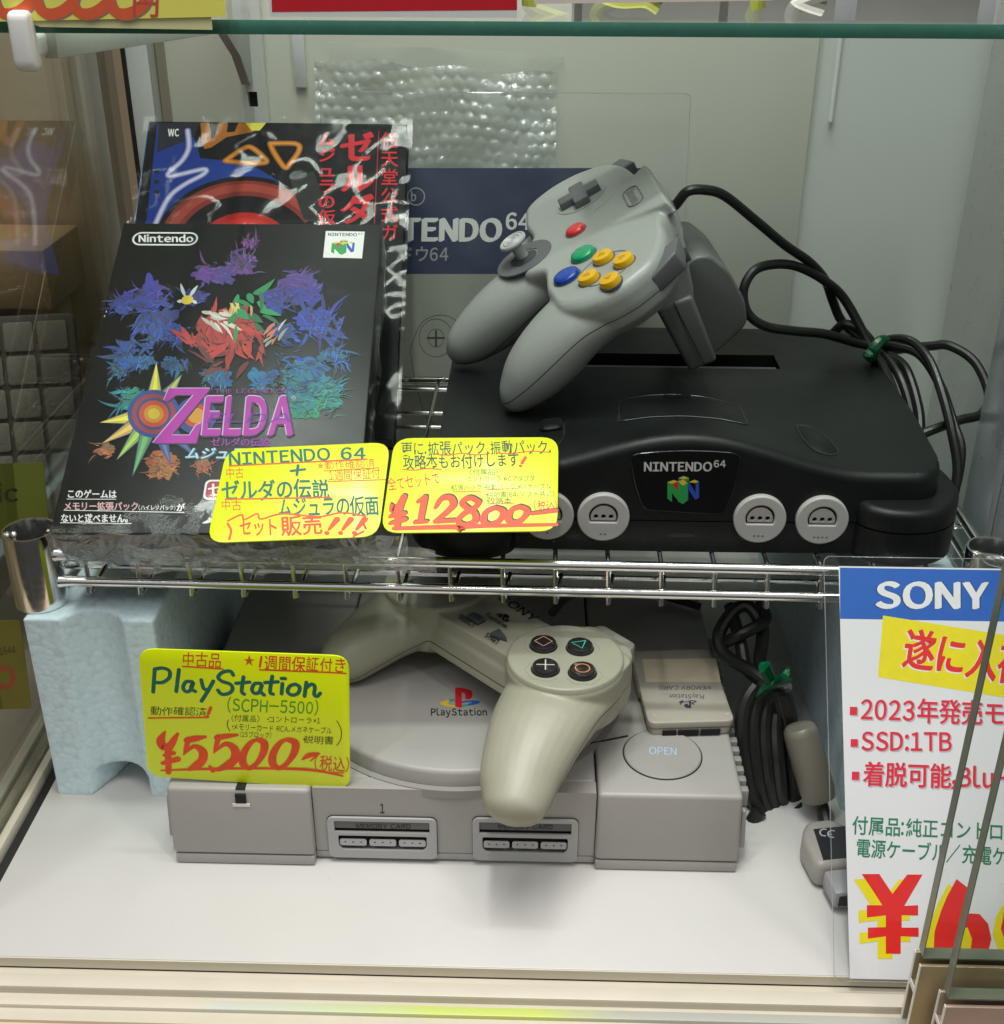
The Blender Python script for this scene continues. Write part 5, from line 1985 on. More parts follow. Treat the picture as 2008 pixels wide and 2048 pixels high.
# warm swirl in the middle, with pale, green and golden flakes
for q in range(5):
    blot(1010+rng.uniform(-90, 90), 620+rng.uniform(-60, 70), rng.uniform(60, 120), rng.uniform(50, 90), rng.choice([(.42, .03, .03), (.30, .02, .02), (.15, .015, .015), (.50, .05, .04)]), .5)
for i in range(60):
    a = rng.uniform(0, 6.28)
    r = rng.uniform(0, 1)**.6
    x, y = 1010+r*170*math.cos(a), 640+r*130*math.sin(a)
    k = rng.uniform(.45, 1.1)
    c = (.50*k, .035*k, .03*k) if y < 690 else (.16*k, .02*k, .02*k)
    flake(x, y, rng.uniform(50, 120), rng.uniform(6, 18), a+rng.uniform(.8, 1.8), rng.uniform(-.5, .5), c)
    flake(x+rng.uniform(-30, 30), y+rng.uniform(-20, 20), rng.uniform(30, 70), rng.uniform(2, 4), a+rng.uniform(.8, 1.8), rng.uniform(-.5, .5), (.01, .008, .01))
for i in range(13):
    flake(900+rng.uniform(-20, 130), 500+rng.uniform(-15, 60), rng.uniform(50, 100), rng.uniform(5, 12), rng.uniform(.2, 1.3), rng.uniform(-.5, .5), rng.choice([(.62, .60, .52), (.45, .43, .36), (.66, .64, .58)]))
for i in range(9):
    flake(1190+rng.uniform(-10, 60), 660-i*9, rng.uniform(40, 80), rng.uniform(5, 11), rng.uniform(-1.3, -.3), .3, rng.choice([(.55, .52, .44), (.30, .28, .24), (.60, .15, .10)]))
for i in range(14):
    flake(1090+rng.uniform(-60, 110), 440+rng.uniform(-30, 140), rng.uniform(50, 110), rng.uniform(9, 22), rng.uniform(-.6, 1.9), rng.uniform(-.5, .5), rng.choice([(.01, .20, .06), (.015, .26, .09), (.01, .12, .04)]))
for i in range(7):
    flake(1040+rng.uniform(-10, 90), 470+rng.uniform(-25, 30), rng.uniform(30, 60), rng.uniform(5, 10), rng.uniform(.4, 2.2), .3, rng.choice([(.60, .42, .08), (.55, .30, .14), (.66, .52, .16)]))
# small glowing disc with four pale flakes
art.poly([Vector((BP_.px(*s9(840, 450)).x+3*math.cos(i*.4), BP_.px(*s9(840, 450)).y+3*math.sin(i*.4))) for i in range(16)], ink('glow', (.72, .55, .04)))
for a in (-2.0, -1.05, 2.9, .3):
    flake(840+24*math.cos(a), 450+18*math.sin(a), 62 if a < -.5 else 24, 9, a, .1, (.60, .62, .66))
# plain starburst with one ringed disc behind the title
for i, (a, L, c) in enumerate([(-1.52, 135, (.62, .52, .03)), (-.95, 120, (.30, .33, .05)), (2.98, 150, (.64, .48, .03)), (2.62, 175, (.58, .33, .06)), (2.25, 170, (.25, .38, .05)), (1.9, 200, (.10, .30, .10)), (1.25, 150, (.03, .07, .22)), (.8, 180, (.03, .06, .20))]):
    ox, oy = 690+90*math.cos(a)*1.05, 960+95*math.sin(a)
    nx, ny = -math.sin(a), math.cos(a)
    for sc, col in ((1.22, (.03, .06, .20)), (1.0, c), (.45, tuple(min(.8, q*1.5+.05) for q in c))):
        G([(ox+nx*28*sc, oy+ny*28*sc), (ox+math.cos(a)*L*(.9+.1*sc), oy+math.sin(a)*L*(.9+.1*sc)), (ox-nx*28*sc, oy-ny*28*sc)], artink(col))
for rx, ry, c in ((118, 108, (.02, .05, .24)), (98, 90, (.30, .03, .05)), (78, 72, (.02, .05, .20)), (66, 60, (.55, .06, .02)), (44, 40, (.64, .26, .02)), (26, 24, (.70, .52, .03))):
    G([(690+rx*math.cos(i*.21), 960+ry*math.sin(i*.21)) for i in range(30)], artink(c))
for rx, ry, c in ((92, 84, (.02, .05, .22)), (60, 54, (.50, .05, .02)), (38, 34, (.62, .28, .02))):
    G([(880+rx*math.cos(i*.21), 968+ry*math.sin(i*.21)) for i in range(30)], artink(c))
# title
mag, vio, lil = ink('title_magenta', (.42, .02, .36)), ink('title_violet', (.16, .02, .30)), ink('title_lilac', (.62, .44, .68))
art.text('THE LEGEND OF', s9(962, 869), s9(1295, 868), 8.9, ink('title_purple', (.20, .03, .22)), w=.02)
for m, ox, oy, ww in ((ink('title_dark', (.03, .01, .05)), 5, 6, .05), (lil, -3, -3, .04), (mag, 0, 0, .03)):
    G([(x+ox, y+oy) for x, y in [(758, 846), (945, 846), (770, 1056), (850, 1056), (880, 1010), (905, 1000), (880, 1092), (684, 1092), (868, 876), (790, 876), (752, 905), (735, 900)]], m)
    art.text('ELDA', s9(908+ox, 1053+oy), s9(1318+ox, 1052+oy), 74.0, m, w=ww*1.2, shear=.16)
    if m is mag:
        art.text('ELDA', s9(926, 1000), s9(1312, 999), 17.8, vio, w=.0, shear=.2)
art.text('®', s9(1306, 898), s9(1326, 898), 8.0, lil)
art.text('ゼルダの伝説', s9(945, 1102), s9(1208, 1104), 13.4, ink('title_purple2', (.26, .04, .30)), w=.026)
for m, o, ww in ((ink('ice_dark', (.03, .12, .20)), 5, .05), (ink('ice', (.45, .62, .72)), 0, .03)):
    art.text('ムジュラの仮面', s9(826+o, 1158+o), s9(1290+o, 1160+o), 18.7, m, w=ww, shear=.25)
# white notice in the lower corner and the red badge beside the card
art.text('このゲームは', s9(300, 1334), s9(522, 1336), 13.4, white, w=.03)
art.stroke([s9(302, 1342), s9(520, 1343)], .35, white)
art.text('メモリー拡張パック', s9(286, 1389), s9(622, 1390), 13.4, ink('notice_pink', (.62, .40, .40)), w=.03)
art.text('(ハイレソパック)', s9(622, 1389), s9(788, 1390), 8.0, white, w=.012)
art.text('が', s9(790, 1394), s9(826, 1395), 12.5, white, w=.03)
art.stroke([s9(288, 1392), s9(826, 1402)], .35, white)
art.text('ないと遊べません。', s9(273, 1443), s9(594, 1444), 13.4, white, w=.03)
art.stroke([s9(272, 1448), s9(590, 1452)], .35, white)
q0, q1 = BP_.px(*s9(908, 1345)), BP_.px(*s9(1010, 1256))
art.poly([Vector(p) for p in rrect(q0.x, q1.x, q0.y, q1.y, 2.5)], white)
art.poly([Vector(p) for p in rrect(q0.x+.9, q1.x-.9, q0.y+.9, q1.y-.9, 2)], ink('badge_red', (.36, .03, .05)))
art.text('セ', s9(930, 1325), s9(1000, 1325), 21.4, white, w=.03)
G([(905, 1450), (960, 1420), (975, 1440), (925, 1452)], white)
# worn corners
for x, y, w_ in ((212, 1480, 12), (570, 98, 10), (468, 520, 5), (476, 500, 4)):
    G([(x, y), (x+w_, y-3), (x+w_*.7, y+8), (x-2, y+6)], ink('worn_white', (.50, .49, .47)))
art.done('artwork', game)
# clear wrap round the box: a slightly wrinkled sheet that sags under the front edge
def wrinkle(x, y, s_=1.0):
    return s_*(.35*math.sin(x*.11+y*.05)+.28*math.sin(x*.05-y*.13+1.7)+.18*math.sin(x*.31+y*.21))
wrap_b = film('wrap_bottom', tint=(.93, .94, .94), ior=1.5, rough=.06, gain=1.0, bump=(45, .9, 1.8), milk=.10, base=.10)
wrap = film('wrap', tint=(.97, .98, .98), ior=1.5, rough=.05, gain=.32, bump=(10, .12, 1.4))
b = MB()
nx, ny = 30, 40
vs, fs = [], []
for j in range(ny+1):
    for i in range(nx+1):
        x, y = -1+(BW_+2)*i/nx, -1.5+(BH_+3)*j/ny
        vs.append((x, y, 1.3+wrinkle(x, y)*.8))
for j in range(ny):
    for i in range(nx):
        k = j*(nx+1)+i
        fs.append((k, k+1, k+nx+2, k+nx+1))
b.add(vs, fs, wrap)
vs, fs = [], []
rg = random.Random(5)
for i in range(61):
    x = -2+(BW_+24)*i/60
    for k in range(7):
        t = k/6
        vs.append((x, -1.4-1.8*math.sin(t*3.1)+rg.uniform(-.7, .7)*(k > 0), 1-t*(BT_+1)+rg.uniform(-.6, .6)))
for i in range(60):
    for k in range(6):
        o = i*7+k
        fs.append((o, o+1, o+8, o+7))
b.add(vs, fs, wrap_b)
vs = [(BW_+.8+.8*math.sin(y*.13)+(.5 if k == 1 else 0), y, .9-k*(BT_+.5)) for y in [BH_*i/30 for i in range(31)] for k in range(2)]
b.add(vs, [(2*i, 2*i+1, 2*i+3, 2*i+2) for i in range(30)], wrap)
obj('wrap', b, None, game, angle=60)
# loose end of the wrap lying on the rail, right of the box
b = MB()
vs, fs = [], []
for i in range(31):
    for k in range(9):
        x = 30+i*4.6
        t = k/8
        vs.append((x, -3-2*t+1.2*math.sin(x*.25+k)+rg.uniform(-.5, .5), -7-t*19+rg.uniform(-.6, .6)))
for i in range(30):
    for k in range(8):
        o = i*9+k
        fs.append((o, o+1, o+10, o+9))
b.add(vs, fs)
obj('wrap_tail', b, film('wrap_tail', tint=(.93, .94, .94), ior=1.5, rough=.08, gain=1.0, bump=(50, .9, 1.8), milk=.14, base=.12), game, angle=20)

# ================================================================== GUIDEBOOK behind the boxed game
GA, GB = at(309, 243, y=744), at(826, 249, y=748)
ga = math.radians(41)
GP = Plane(GA+(Vector((0, math.cos(ga), math.sin(ga)))*-205), (GB-GA), (0, math.cos(ga), math.sin(ga)))
GWd = (GB-GA).length
book = thing('guidebook', 'guidebook with blue, orange and red cover and vertical red lettering behind the boxed game', 'book')
book.matrix_world = Matrix.Translation(GP.o*S) @ GP.R.to_4x4()
GTH = 13.0
b = MB()
b.box(.6, GWd-1.2, .8, 204.2, -GTH+.6, -.6)
obj('pages', b, mat('page_block', (.10, .10, .095), rough=.6), book)
b = MB()
cov_m = mat('cover_black', (.006, .0065, .007), rough=.45, spec=.06)
b.box(0, GWd, 0, 205, -.5, 0)
b.box(0, GWd, 0, 205, -GTH, -GTH+.5)
obj('cover', b, cov_m, book)
b = MB()
b.box(-.4, 0, 0, 110, -GTH, 0, mat('spine_white', (.62, .60, .54), rough=.35))
b.box(-.4, 0, 110, 113, -GTH, 0, mat('spine_gold', (.45, .28, .05), rough=.35))
b.box(-.4, 0, 113, 205, -GTH, 0, mat('spine_blue', (.01, .09, .30), rough=.3))
spine = obj('spine', b, None, book)
SPP = Plane((0, 0, 0), (0, -1, 0), (0, 0, 1))
sp2 = Print(SPP, z=.05)
sp2.text('ゼルダの伝説 ムジュラの仮面', Vector((-100, -9.5)), Vector((-8, -9.5)), 1, k_black, w=.01, up=Vector((-100, -4.5)))
sp2.done('lettering', spine, M=Matrix(((0, 0, -1, -.4*S), (-1, 0, 0, 0), (0, 1, 0, 0), (0, 0, 0, 1))))
gp = Print(GP, z=.05, step=.002)
def sA(x, y):
    return (x*.52731, y*.52731)
H = lambda pts, m: gp.poly([sA(x, y) for x, y in pts], m)
ck = lambda n, c: ink('cover_'+n, c, spec=.08)
cb_, ck_o, ck_r = ck('blue', (.012, .035, .22)), ck('orange', (.36, .12, .02)), ck('red', (.55, .025, .02))
H([(597, 466), (720, 466), (735, 520), (760, 600), (850, 610), (980, 640), (1060, 690), (1000, 720), (800, 800), (640, 1000), (420, 1050), (556, 836)], cb_)
H([(600, 466), (760, 466), (735, 520), (690, 540), (640, 560), (596, 580)], ck('dark', (.02, .02, .03)))
H([(760, 466), (990, 466), (960, 500), (860, 520), (800, 560), (775, 565), (765, 520)], ck_o)
H([(795, 466), (830, 466), (815, 522), (800, 526)], cov_m)
H([(865, 466), (905, 466), (890, 500), (860, 502)], cov_m)
H([(930, 466), (1010, 466), (985, 495), (955, 496)], ck('lemon', (.62, .55, .08)))
for ring_, wd in (([(855, 610), (920, 565), (955, 560), (1008, 605), (1000, 618), (930, 618)], 3.4), ([(1025, 545), (1120, 545), (1135, 570), (1100, 620), (1080, 635), (1040, 580)], 3.4)):
    gp.stroke([sA(x, y) for x, y in ring_+[ring_[0]]], wd, ck_o, smooth=4)
    gp.stroke([sA(x, y) for x, y in ring_+[ring_[0]]], wd*.35, ck('orange_light', (.60, .24, .03)), smooth=4)
for wd, c in ((3.6, (.20, .20, .42)), (1.8, (.50, .50, .70))):
    gp.stroke([sA(x, y) for x, y in [(712, 495), (716, 560), (690, 610), (645, 650), (650, 668), (772, 642), (770, 662), (700, 700), (640, 750), (590, 850), (560, 930)]], wd, ck('violet%d' % int(wd), c), smooth=5)
def arc(cx, cy, r0, r1, a0, a1, m, sq=.82, n=28):
    pts = [(cx+r1*math.cos(a0+(a1-a0)*i/n), cy-sq*r1*math.sin(a0+(a1-a0)*i/n)) for i in range(n+1)]
    pts += [(cx+r0*math.cos(a1+(a0-a1)*i/n), cy-sq*r0*math.sin(a1+(a0-a1)*i/n)) for i in range(n+1)]
    H(pts, m)
arc(930, 960, 215, 355, .25, 2.95, cov_m)
arc(930, 960, 265, 335, .55, 2.9, ck('maroon', (.19, .025, .02)))
arc(930, 960, 285, 320, .7, 2.7, ck('maroon2', (.30, .05, .035)))
arc(930, 960, 0, 225, 0, 3.14, cov_m)
arc(930, 960, 0, 188, 0, 3.14, ck('red_deep', (.40, .02, .015)))
arc(930, 950, 0, 150, 0, 3.14, ck_r)
arc(920, 935, 0, 80, 0, 3.14, ck('red_hot', (.66, .06, .02)))
H([(1100, 680), (1190, 650), (1230, 760), (1240, 860), (1150, 830)], ck('char', (.022, .024, .024)))
kr = ck('lettering_red', (.50, .02, .03))
def vert(txt, x, y0, dy, h, wd, m, w=.02):
    for i, ch in enumerate(txt):
        y = y0+i*dy
        gp.text(ch, sA(x, y+h*.86), sA(x+wd, y+h*.86), h*.527*.73, m, w=w)
vert('任天堂公式ガ', 1442, 500, 70, 66, 66, kr, .004)
vert('ゼルダ', 1290, 500, 118, 120, 122, kr, .045)
vert('ムジュラの仮面', 1204, 500, 59, 60, 66, kr, .026)
gp.stroke([sA(1437, 498), sA(1420, 850)], .3, kr)
gp.text('WC', sA(638, 517), sA(680, 517), 14, ck('white', (.7, .7, .7)), w=.04)
for y in (650, 690, 728):
    H([(585, y-7), (606, y-7), (604, y+8), (583, y+8)], ck('dark', None))
gp.done('artwork', book)
b = MB()
vs, fs = [], []
for j in range(31):
    for i in range(31):
        x, y = -3+(GWd+6)*i/30, 2+(206)*j/30
        vs.append((x, y, 1.2+.9*math.sin(x*.06+y*.08)+.5*math.sin(x*.17-y*.11)+.3*math.sin(y*.3)))
for j in range(30):
    for i in range(30):
        k = j*31+i
        fs.append((k, k+1, k+32, k+31))
b.add(vs, fs)
vs = [(GWd+1.5+.5*math.sin(i*.5)+k*.8, 205*i/30, 1-k*8) for i in range(31) for k in range(3)]
b.add(vs, [(3*i+k, 3*i+k+1, 3*i+k+4, 3*i+k+3) for i in range(30) for k in range(2)])
obj('plastic_bag', b, film('bag', tint=(.97, .98, .98), ior=1.5, rough=.06, gain=.22, bump=(7, .09, 2.0), base=.0), book, angle=60)

# ================================================================== INSTRUCTION BOOKLET in a clear sleeve, BUBBLE WRAP behind it
MA = at(640, 182, y=752)
MP = Plane((MA.x, 716, ZR+1), (1, .0, 0), (0, 752-716, MA.z-ZR-1))
sleeve = thing('instruction_booklet', 'navy banded console booklet in a clear plastic sleeve leaning on the back wall', 'booklet')
sleeve.matrix_world = Matrix.Translation(MP.o*S) @ MP.R.to_4x4()
sw = MP.px(1381, 188).x
sh_ = MP.px(1000, 185).y
b0 = MP.px(700, 335)
b1 = MP.px(1290, 335)
b = MB()
b.box(b0.x, b1.x, 1, b0.y, -2.2, -.4)
obj('cover', b, mat('booklet_grey', (.30, .30, .26), rough=.3), sleeve)
mp_ = Print(MP, z=-.36)
mp_.poly([(700, 336), (1290, 336), (1290, 548), (700, 548)], ink('navy_band', (.008, .018, .07), coat=.2))
mw = ink('booklet_white', (.78, .78, .76))
mp_.text('NINTENDO', (688, 480), (1004, 482), 43, mw, w=.055)
mp_.text('64', (1012, 458), (1062, 459), 32, mw, w=.034)
mp_.text('ニンテンドウ64', (668, 521), (898, 521), 25, ink('booklet_grey2', (.34, .34, .34)), w=.012)
mp_.stroke([(832+17*math.cos(i*.4), 393+17*math.sin(i*.4)) for i in range(17)], .7, ink('booklet_grey2', None))
mp_.text('b', (822, 402), (833, 402), 18, ink('booklet_grey2', None), w=.03)
ln = ink('line_dark', (.03, .03, .028))
mp_.stroke([(820, 700), (835, 660), (850, 640), (880, 630), (910, 640), (930, 670), (928, 710), (905, 730)], .35, ln)
mp_.stroke([(872+34*math.cos(i*.35), 676+38*math.sin(i*.35)) for i in range(19)], .3, ln)
mp_.stroke([(872+16*math.cos(i*.35), 676+18*math.sin(i*.35)) for i in range(19)], .3, ln)
mp_.stroke([(820, 702), (830, 760), (850, 830), (870, 850)], .35, ln)
mp_.stroke([(855, 676), (888, 676)], 1.2, ln)
mp_.stroke([(872, 662), (872, 692)], 1.2, ln)
mp_.done('printing', sleeve)
b = MB()
vs, fs = [], []
for j in range(25):
    for i in range(41):
        x, y = sw*i/40, sh_*j/24
        vs.append((x, y, .7+.7*math.sin(x*.06)*math.sin(y*.05+.6)+.3*math.sin(x*.15+y*.1)))
for j in range(24):
    for i in range(40):
        k = j*41+i
        fs.append((k, k+1, k+42, k+41))
b.add(vs, fs)
sl = obj('clear_sleeve', b, film('sleeve', tint=(.96, .97, .97), ior=1.5, rough=.08, gain=.6, bump=(7, .25, 1.0), milk=.04, milkcol=(.75, .78, .82), base=.0), sleeve, angle=60)
b = MB()
o_ = rrect(0, sw, 0, sh_, 3)
b.tube([(x, y, .9) for x, y in o_]+[(o_[0][0], o_[0][1], .9)], .3, 5, cap=False)
obj('sleeve_edge', b, film('rim_clear'), sleeve)

UA = at(626, 118, y=757)
UP = Plane((UA.x, 745, 215), (1, 0, 0), (0, 12, UA.z-215))
bw = thing('bubble_wrap', 'crumpled clear bubble wrap sheet standing behind the booklet sleeve against the back wall', 'bubble wrap')
bw.matrix_world = Matrix.Translation(UP.o*S) @ UP.R.to_4x4()
uw, uh = UP.px(1114, 165).x, UP.px(626, 118).y
b = MB()
vs, fs = [], []
n_x, n_y = 150, 100
pit = 7.5
def bub(x, y):
    best = 0
    r0 = int(y/(pit*.866))
    for r in (r0-1, r0, r0+1, r0+2):
        cy = r*pit*.866
        off = (r % 2)*pit/2
        c0 = round((x-off)/pit)
        for c in (c0-1, c0, c0+1):
            d = math.hypot(x-(c*pit+off), y-cy)
            if d < pit*.46:
                best = max(best, math.sqrt(1-(d/(pit*.46))**2))
    return best
bh = {}
def bubk(x, y):
    k = (round(y/(pit*.866)), round(x/pit))
    if k not in bh:
        bh[k] = rg.choice([.6, 1.6, 2.6, 3.4])
    return bh[k]*bub(x, y)
for j in range(n_y+1):
    for i in range(n_x+1):
        x, y = uw*i/n_x, uh*j/n_y
        top = uh-(7*sm(x/uw)+1.5*math.sin(x*.13))*(j/n_y)
        y = y*top/uh
        h = .6*bubk(x+3*math.sin(y*.07)+1.5*math.sin(x*.09), y+2.5*math.sin(x*.06))+3.5*math.sin(x*.045+y*.05)+1.2*math.sin(x*.12-y*.16)
        vs.append((x, y, h))
for j in range(n_y):
    for i in range(n_x):
        k = j*(n_x+1)+i
        fs.append((k, k+1, k+n_x+2, k+n_x+1))
b.add(vs, fs)
obj('sheet', b, film('bubble', tint=(.90, .92, .92), ior=1.5, rough=.10, gain=.9, milk=.24, milkcol=(.72, .74, .74), base=.03, bump=(60, .25, 1.5)), bw, angle=50)
b = MB()
vs = [(x, uh-6+t*(16-6*sm(x/uw)), -1.5+1.5*math.sin(x*.07)-t*2) for x in [8+(uw-4)*i/40 for i in range(41)] for t in (0, .5, 1)]
b.add(vs, [(3*i+k, 3*i+k+1, 3*i+k+4, 3*i+k+3) for i in range(40) for k in range(2)])
obj('flap', b, film('flap', tint=(.95, .96, .96), milk=.08, base=.03, bump=(30, .5, 1)), bw, angle=60)

# ================================================================== HAND-WRITTEN YELLOW CARDS
fluo = mat('fluo_card', (.74, .86, .0), rough=.38, var=.015, vscale=30, coat=.15)
og = ink('pen_orange', (.80, .10, .01), var=.22)
dg_ = ink('pen_green', (.0, .14, .10), var=.22)
lg_ = ink('pen_light_green', (.06, .36, .02), var=.22)
bk = ink('pen_black', (.035, .035, .01), var=.22)
rd = ink('pen_red', (.82, .075, .01), var=.22)


def card(label, plane, corners, r=3.2):
    t = thing('price_card', label, 'price card', group='yellow price cards')
    t.matrix_world = Matrix.Translation(plane.o*S) @ plane.R.to_4x4()
    P_ = [tuple(plane.px(*c)) for c in corners]
    P_ = roundpoly(P_, r*1.6, 5)
    b = MB()
    b.prism(P_, -.8, 0)
    obj('card_sheet', b, fluo, t, bevel=.2)
    return t


# price card before the disc console
C3 = Plane(at(480, 1566, z=ZD+.4), (1, 0, 0), (0, .03, 1))
def sC(x, y):
    return (260+x*.24160, 1280+y*.24151)
t = card('fluorescent yellow handwritten card priced 5,500 yen standing before the grey disc console', C3, [(296, 1553), (700, 1579), (698, 1312), (276, 1297)], 4.5)
p_ = Print(C3, z=.05, step=.002)
K = lambda pts, w_, m, **k: p_.stroke([sC(x, y) for x, y in pts], w_, m, **k)
p_.text('中古品', sC(425, 205), sC(748, 222), 23, og, w=.006, jit=.12)
K([(437, 218), (768, 240)], .8, og)
p_.text('★', sC(942, 210), sC(1032, 214), 19, og, jit=.1)
K([(1088, 140), (1074, 222)], 1.0, og)
p_.text('週間保証付き', sC(1108, 242), sC(1786, 262), 24, og, w=.008, jit=.12)
K([(1075, 246), (1600, 266), (1785, 276)], .8, og)
wP = 1.75
for st in ([(205, 240), (192, 430)], [(205, 240), (270, 232), (325, 255), (325, 310), (270, 350), (200, 350)], [(405, 245), (383, 425)],
           [(515, 345), (465, 345), (440, 390), (460, 425), (500, 415), (525, 350), (505, 400), (540, 425)], [(590, 330), (610, 400), (640, 410)], [(690, 340), (640, 430), (592, 505)],
           [(855, 290), (830, 258), (770, 265), (730, 305), (760, 340), (830, 365), (850, 405), (820, 440), (760, 448), (728, 415)],
           [(940, 305), (925, 420), (945, 448)], [(878, 358), (990, 348)],
           [(1085, 360), (1035, 360), (1010, 405), (1030, 440), (1070, 430), (1095, 365), (1080, 420), (1110, 455)],
           [(1178, 300), (1160, 425), (1185, 448)], [(1118, 352), (1225, 345)], [(1262, 360), (1255, 445)], [(1255, 318), (1285, 318)],
           [(1370, 365), (1325, 380), (1305, 425), (1340, 455), (1390, 440), (1405, 390), (1370, 365)],
           [(1460, 350), (1445, 465)], [(1455, 400), (1500, 365), (1530, 385), (1525, 450), (1550, 465), (1575, 440)]):
    K(st, wP, dg_)
p_.text('(SCPH-5500)', sC(805, 585), sC(1560, 612), 24, lg_, w=.006, jit=.08)
p_.text('動作確認済', sC(168, 612), sC(632, 622), 13.3, bk, w=-.004, jit=.14)
K([(668, 560), (648, 610)], 1.5, og)
K([(640, 632), (643, 636)], 1.4, og)
K([(155, 645), (645, 640)], .8, og)
p_.text('〈付属品〉・コントローラ×1', sC(800, 668), sC(1578, 690), 10.9, bk, w=-.006, jit=.14)
p_.text('・メモリーカード・RCA,メガネケーブル', sC(825, 738), sC(1668, 775), 10.9, bk, w=-.006, jit=.14)
p_.text('(15ブロック)', sC(910, 800), sC(1170, 808), 9.4, bk, w=-.006, jit=.14)
p_.text('・説明書', sC(1400, 848), sC(1682, 858), 12.5, bk, w=-.004, jit=.14)
K([(815, 660), (805, 705), (825, 752)], .35, bk)
K([(1712, 668), (1748, 740), (1745, 820), (1712, 872)], .35, bk)
for st, w_ in (([(292, 755), (255, 830), (275, 890), (320, 870), (330, 890)], [1, 6, 5, 4, 3]), ([(395, 775), (350, 850), (315, 920), (318, 1000), (318, 1095)], [2, 5, 4.5, 4.5, 4]), ([(280, 955), (360, 935)], [2, 3.5]), ([(270, 1020), (395, 985)], [3, 4.5]),
               ([(625, 800), (540, 815), (470, 830)], [2, 5, 4.5]), ([(485, 820), (462, 900), (445, 950)], [4, 3, 1]), ([(455, 940), (530, 880), (600, 920), (600, 990), (550, 1040), (490, 1070)], [1, 3.5, 6, 6, 6, 3]),
               ([(888, 785), (800, 795), (722, 808)], [2, 4, 4.5]), ([(735, 800), (712, 880), (695, 935)], [4, 3, 1]), ([(705, 925), (790, 860), (865, 900), (868, 980), (810, 1035), (725, 1075)], [1, 3.5, 6, 6, 6, 3]), ([(660, 1045), (685, 1078)], [2, 4]),
               ([(1075, 815), (1000, 850), (940, 940), (935, 1020), (985, 1060), (1050, 1020), (1105, 930), (1110, 850), (1060, 825)], [2, 3.5, 5, 5.5, 4, 3.5, 5, 5.5, 4]),
               ([(1325, 815), (1250, 845), (1190, 930), (1180, 1020), (1235, 1060), (1300, 1020), (1360, 930), (1368, 850), (1310, 825)], [2, 3.5, 5, 5.5, 4, 3.5, 5, 5.5, 4]),
               ([(1425, 990), (1480, 955), (1560, 940)], [1, 4, 2]), ([(1565, 940), (1495, 1000)], [1.5, 1]),
               ([(255, 1080), (600, 1068), (1100, 1062), (1500, 1075), (1760, 1125)], [1, 2, 2, 2.4, 1.4])):
    p_.stroke([sC(x, y) for x, y in st], [q*.66 for q in w_], rd)
p_.text('(税込)', sC(1525, 1065), sC(1815, 1085), 24, og, w=.006, jit=.1)
K([(1580, 1092), (1770, 1100)], .6, og)
p_.done('handwriting', t)

# two cards on the boxed game
C1 = Plane(BXo+BP_.en*2.6, BP_.ex, BP_.ey)
def sB(x, y):
    return (400+x*.39391, 860+y*.39409)
t = card('fluorescent yellow handwritten card about a set sale, without a price, on the boxed game', C1, [(413, 1086), (757, 1073), (781, 884), (453, 898)], 5)
p_ = Print(C1, z=.05, step=.002)
K = lambda pts, w_, m, **k: p_.stroke([sB(x, y) for x, y in pts], w_, m, **k)
K([(150, 182), (845, 148)], .9, og)
p_.text('NINTENDO', sB(150, 178), sB(668, 152), 24, dg_, w=.026, jit=.05)
p_.text('64', sB(715, 148), sB(845, 150), 23, dg_, w=.026, jit=.06)
K([(498, 180), (492, 228)], 1.3, dg_)
K([(462, 208), (532, 200)], 1.3, dg_)
p_.text('中古', sB(130, 242), sB(222, 238), 17, og, w=.004, jit=.1)
p_.text('中古', sB(105, 405), sB(210, 402), 17, og, w=.004, jit=.1)
p_.text('※動作確認済', sB(598, 200), sB(890, 186), 15, og, w=.0, jit=.14)
K([(630, 208), (905, 192)], .5, og)
p_.text('1週間保証付', sB(655, 252), sB(915, 240), 17, og, w=.0, jit=.12)
K([(650, 262), (940, 252)], .5, og)
p_.text('ゼルダの伝説', sB(110, 350), sB(655, 338), 31, dg_, w=.022, jit=.12)
K([(130, 352), (660, 342)], .8, og)
p_.text('ムジュラの仮面', sB(395, 432), sB(908, 420), 30, dg_, w=.018, jit=.12)
K([(140, 462), (210, 430), (225, 455), (290, 425), (310, 452), (420, 425), (600, 440), (720, 420), (840, 438)], .9, og)
p_.text('セット', sB(200, 530), sB(395, 525), 27, rd, w=.022, jit=.1)
p_.text('販売', sB(410, 528), sB(620, 520), 31, rd, w=.022, jit=.08)
for x in (650, 720, 790):
    K([(x+45, 455), (x+5, 505)], [3, 1.4], rd)
    K([(x-8, 522), (x-4, 524)], 2, rd)
K([(140, 475), (158, 510), (148, 555)], 1, rd)
K([(850, 450), (832, 475), (842, 500)], 1, rd)
K([(780, 540), (830, 515)], 1, rd)
p_.done('handwriting', t)
C2 = Plane(BXo+BP_.en*4.2, BP_.ex, BP_.ey)
t = card('fluorescent yellow handwritten card priced 12800 yen overlapping the dark console front', C2, [(761, 1066), (1115, 1062), (1117, 874), (789, 876)], 5)
p_ = Print(C2, z=.05, step=.002)
p_.text('更に.拡張パック.振動パック.', sB(1020, 125), sB(1785, 115), 22, bk, w=.006, jit=.12)
K([(1195, 122), (1260, 128), (1330, 118), (1400, 126), (1470, 120)], .6, og)
K([(1510, 116), (1580, 120), (1680, 108), (1780, 114)], .6, og)
p_.text('攻略本もお付けします', sB(1030, 195), sB(1620, 178), 22, bk, w=.008, jit=.12)
K([(1652, 140), (1635, 168)], 1.5, rd)
K([(1626, 182), (1629, 183)], 1.3, rd)
K([(1030, 200), (1090, 204), (1150, 196), (1225, 200)], .6, og)
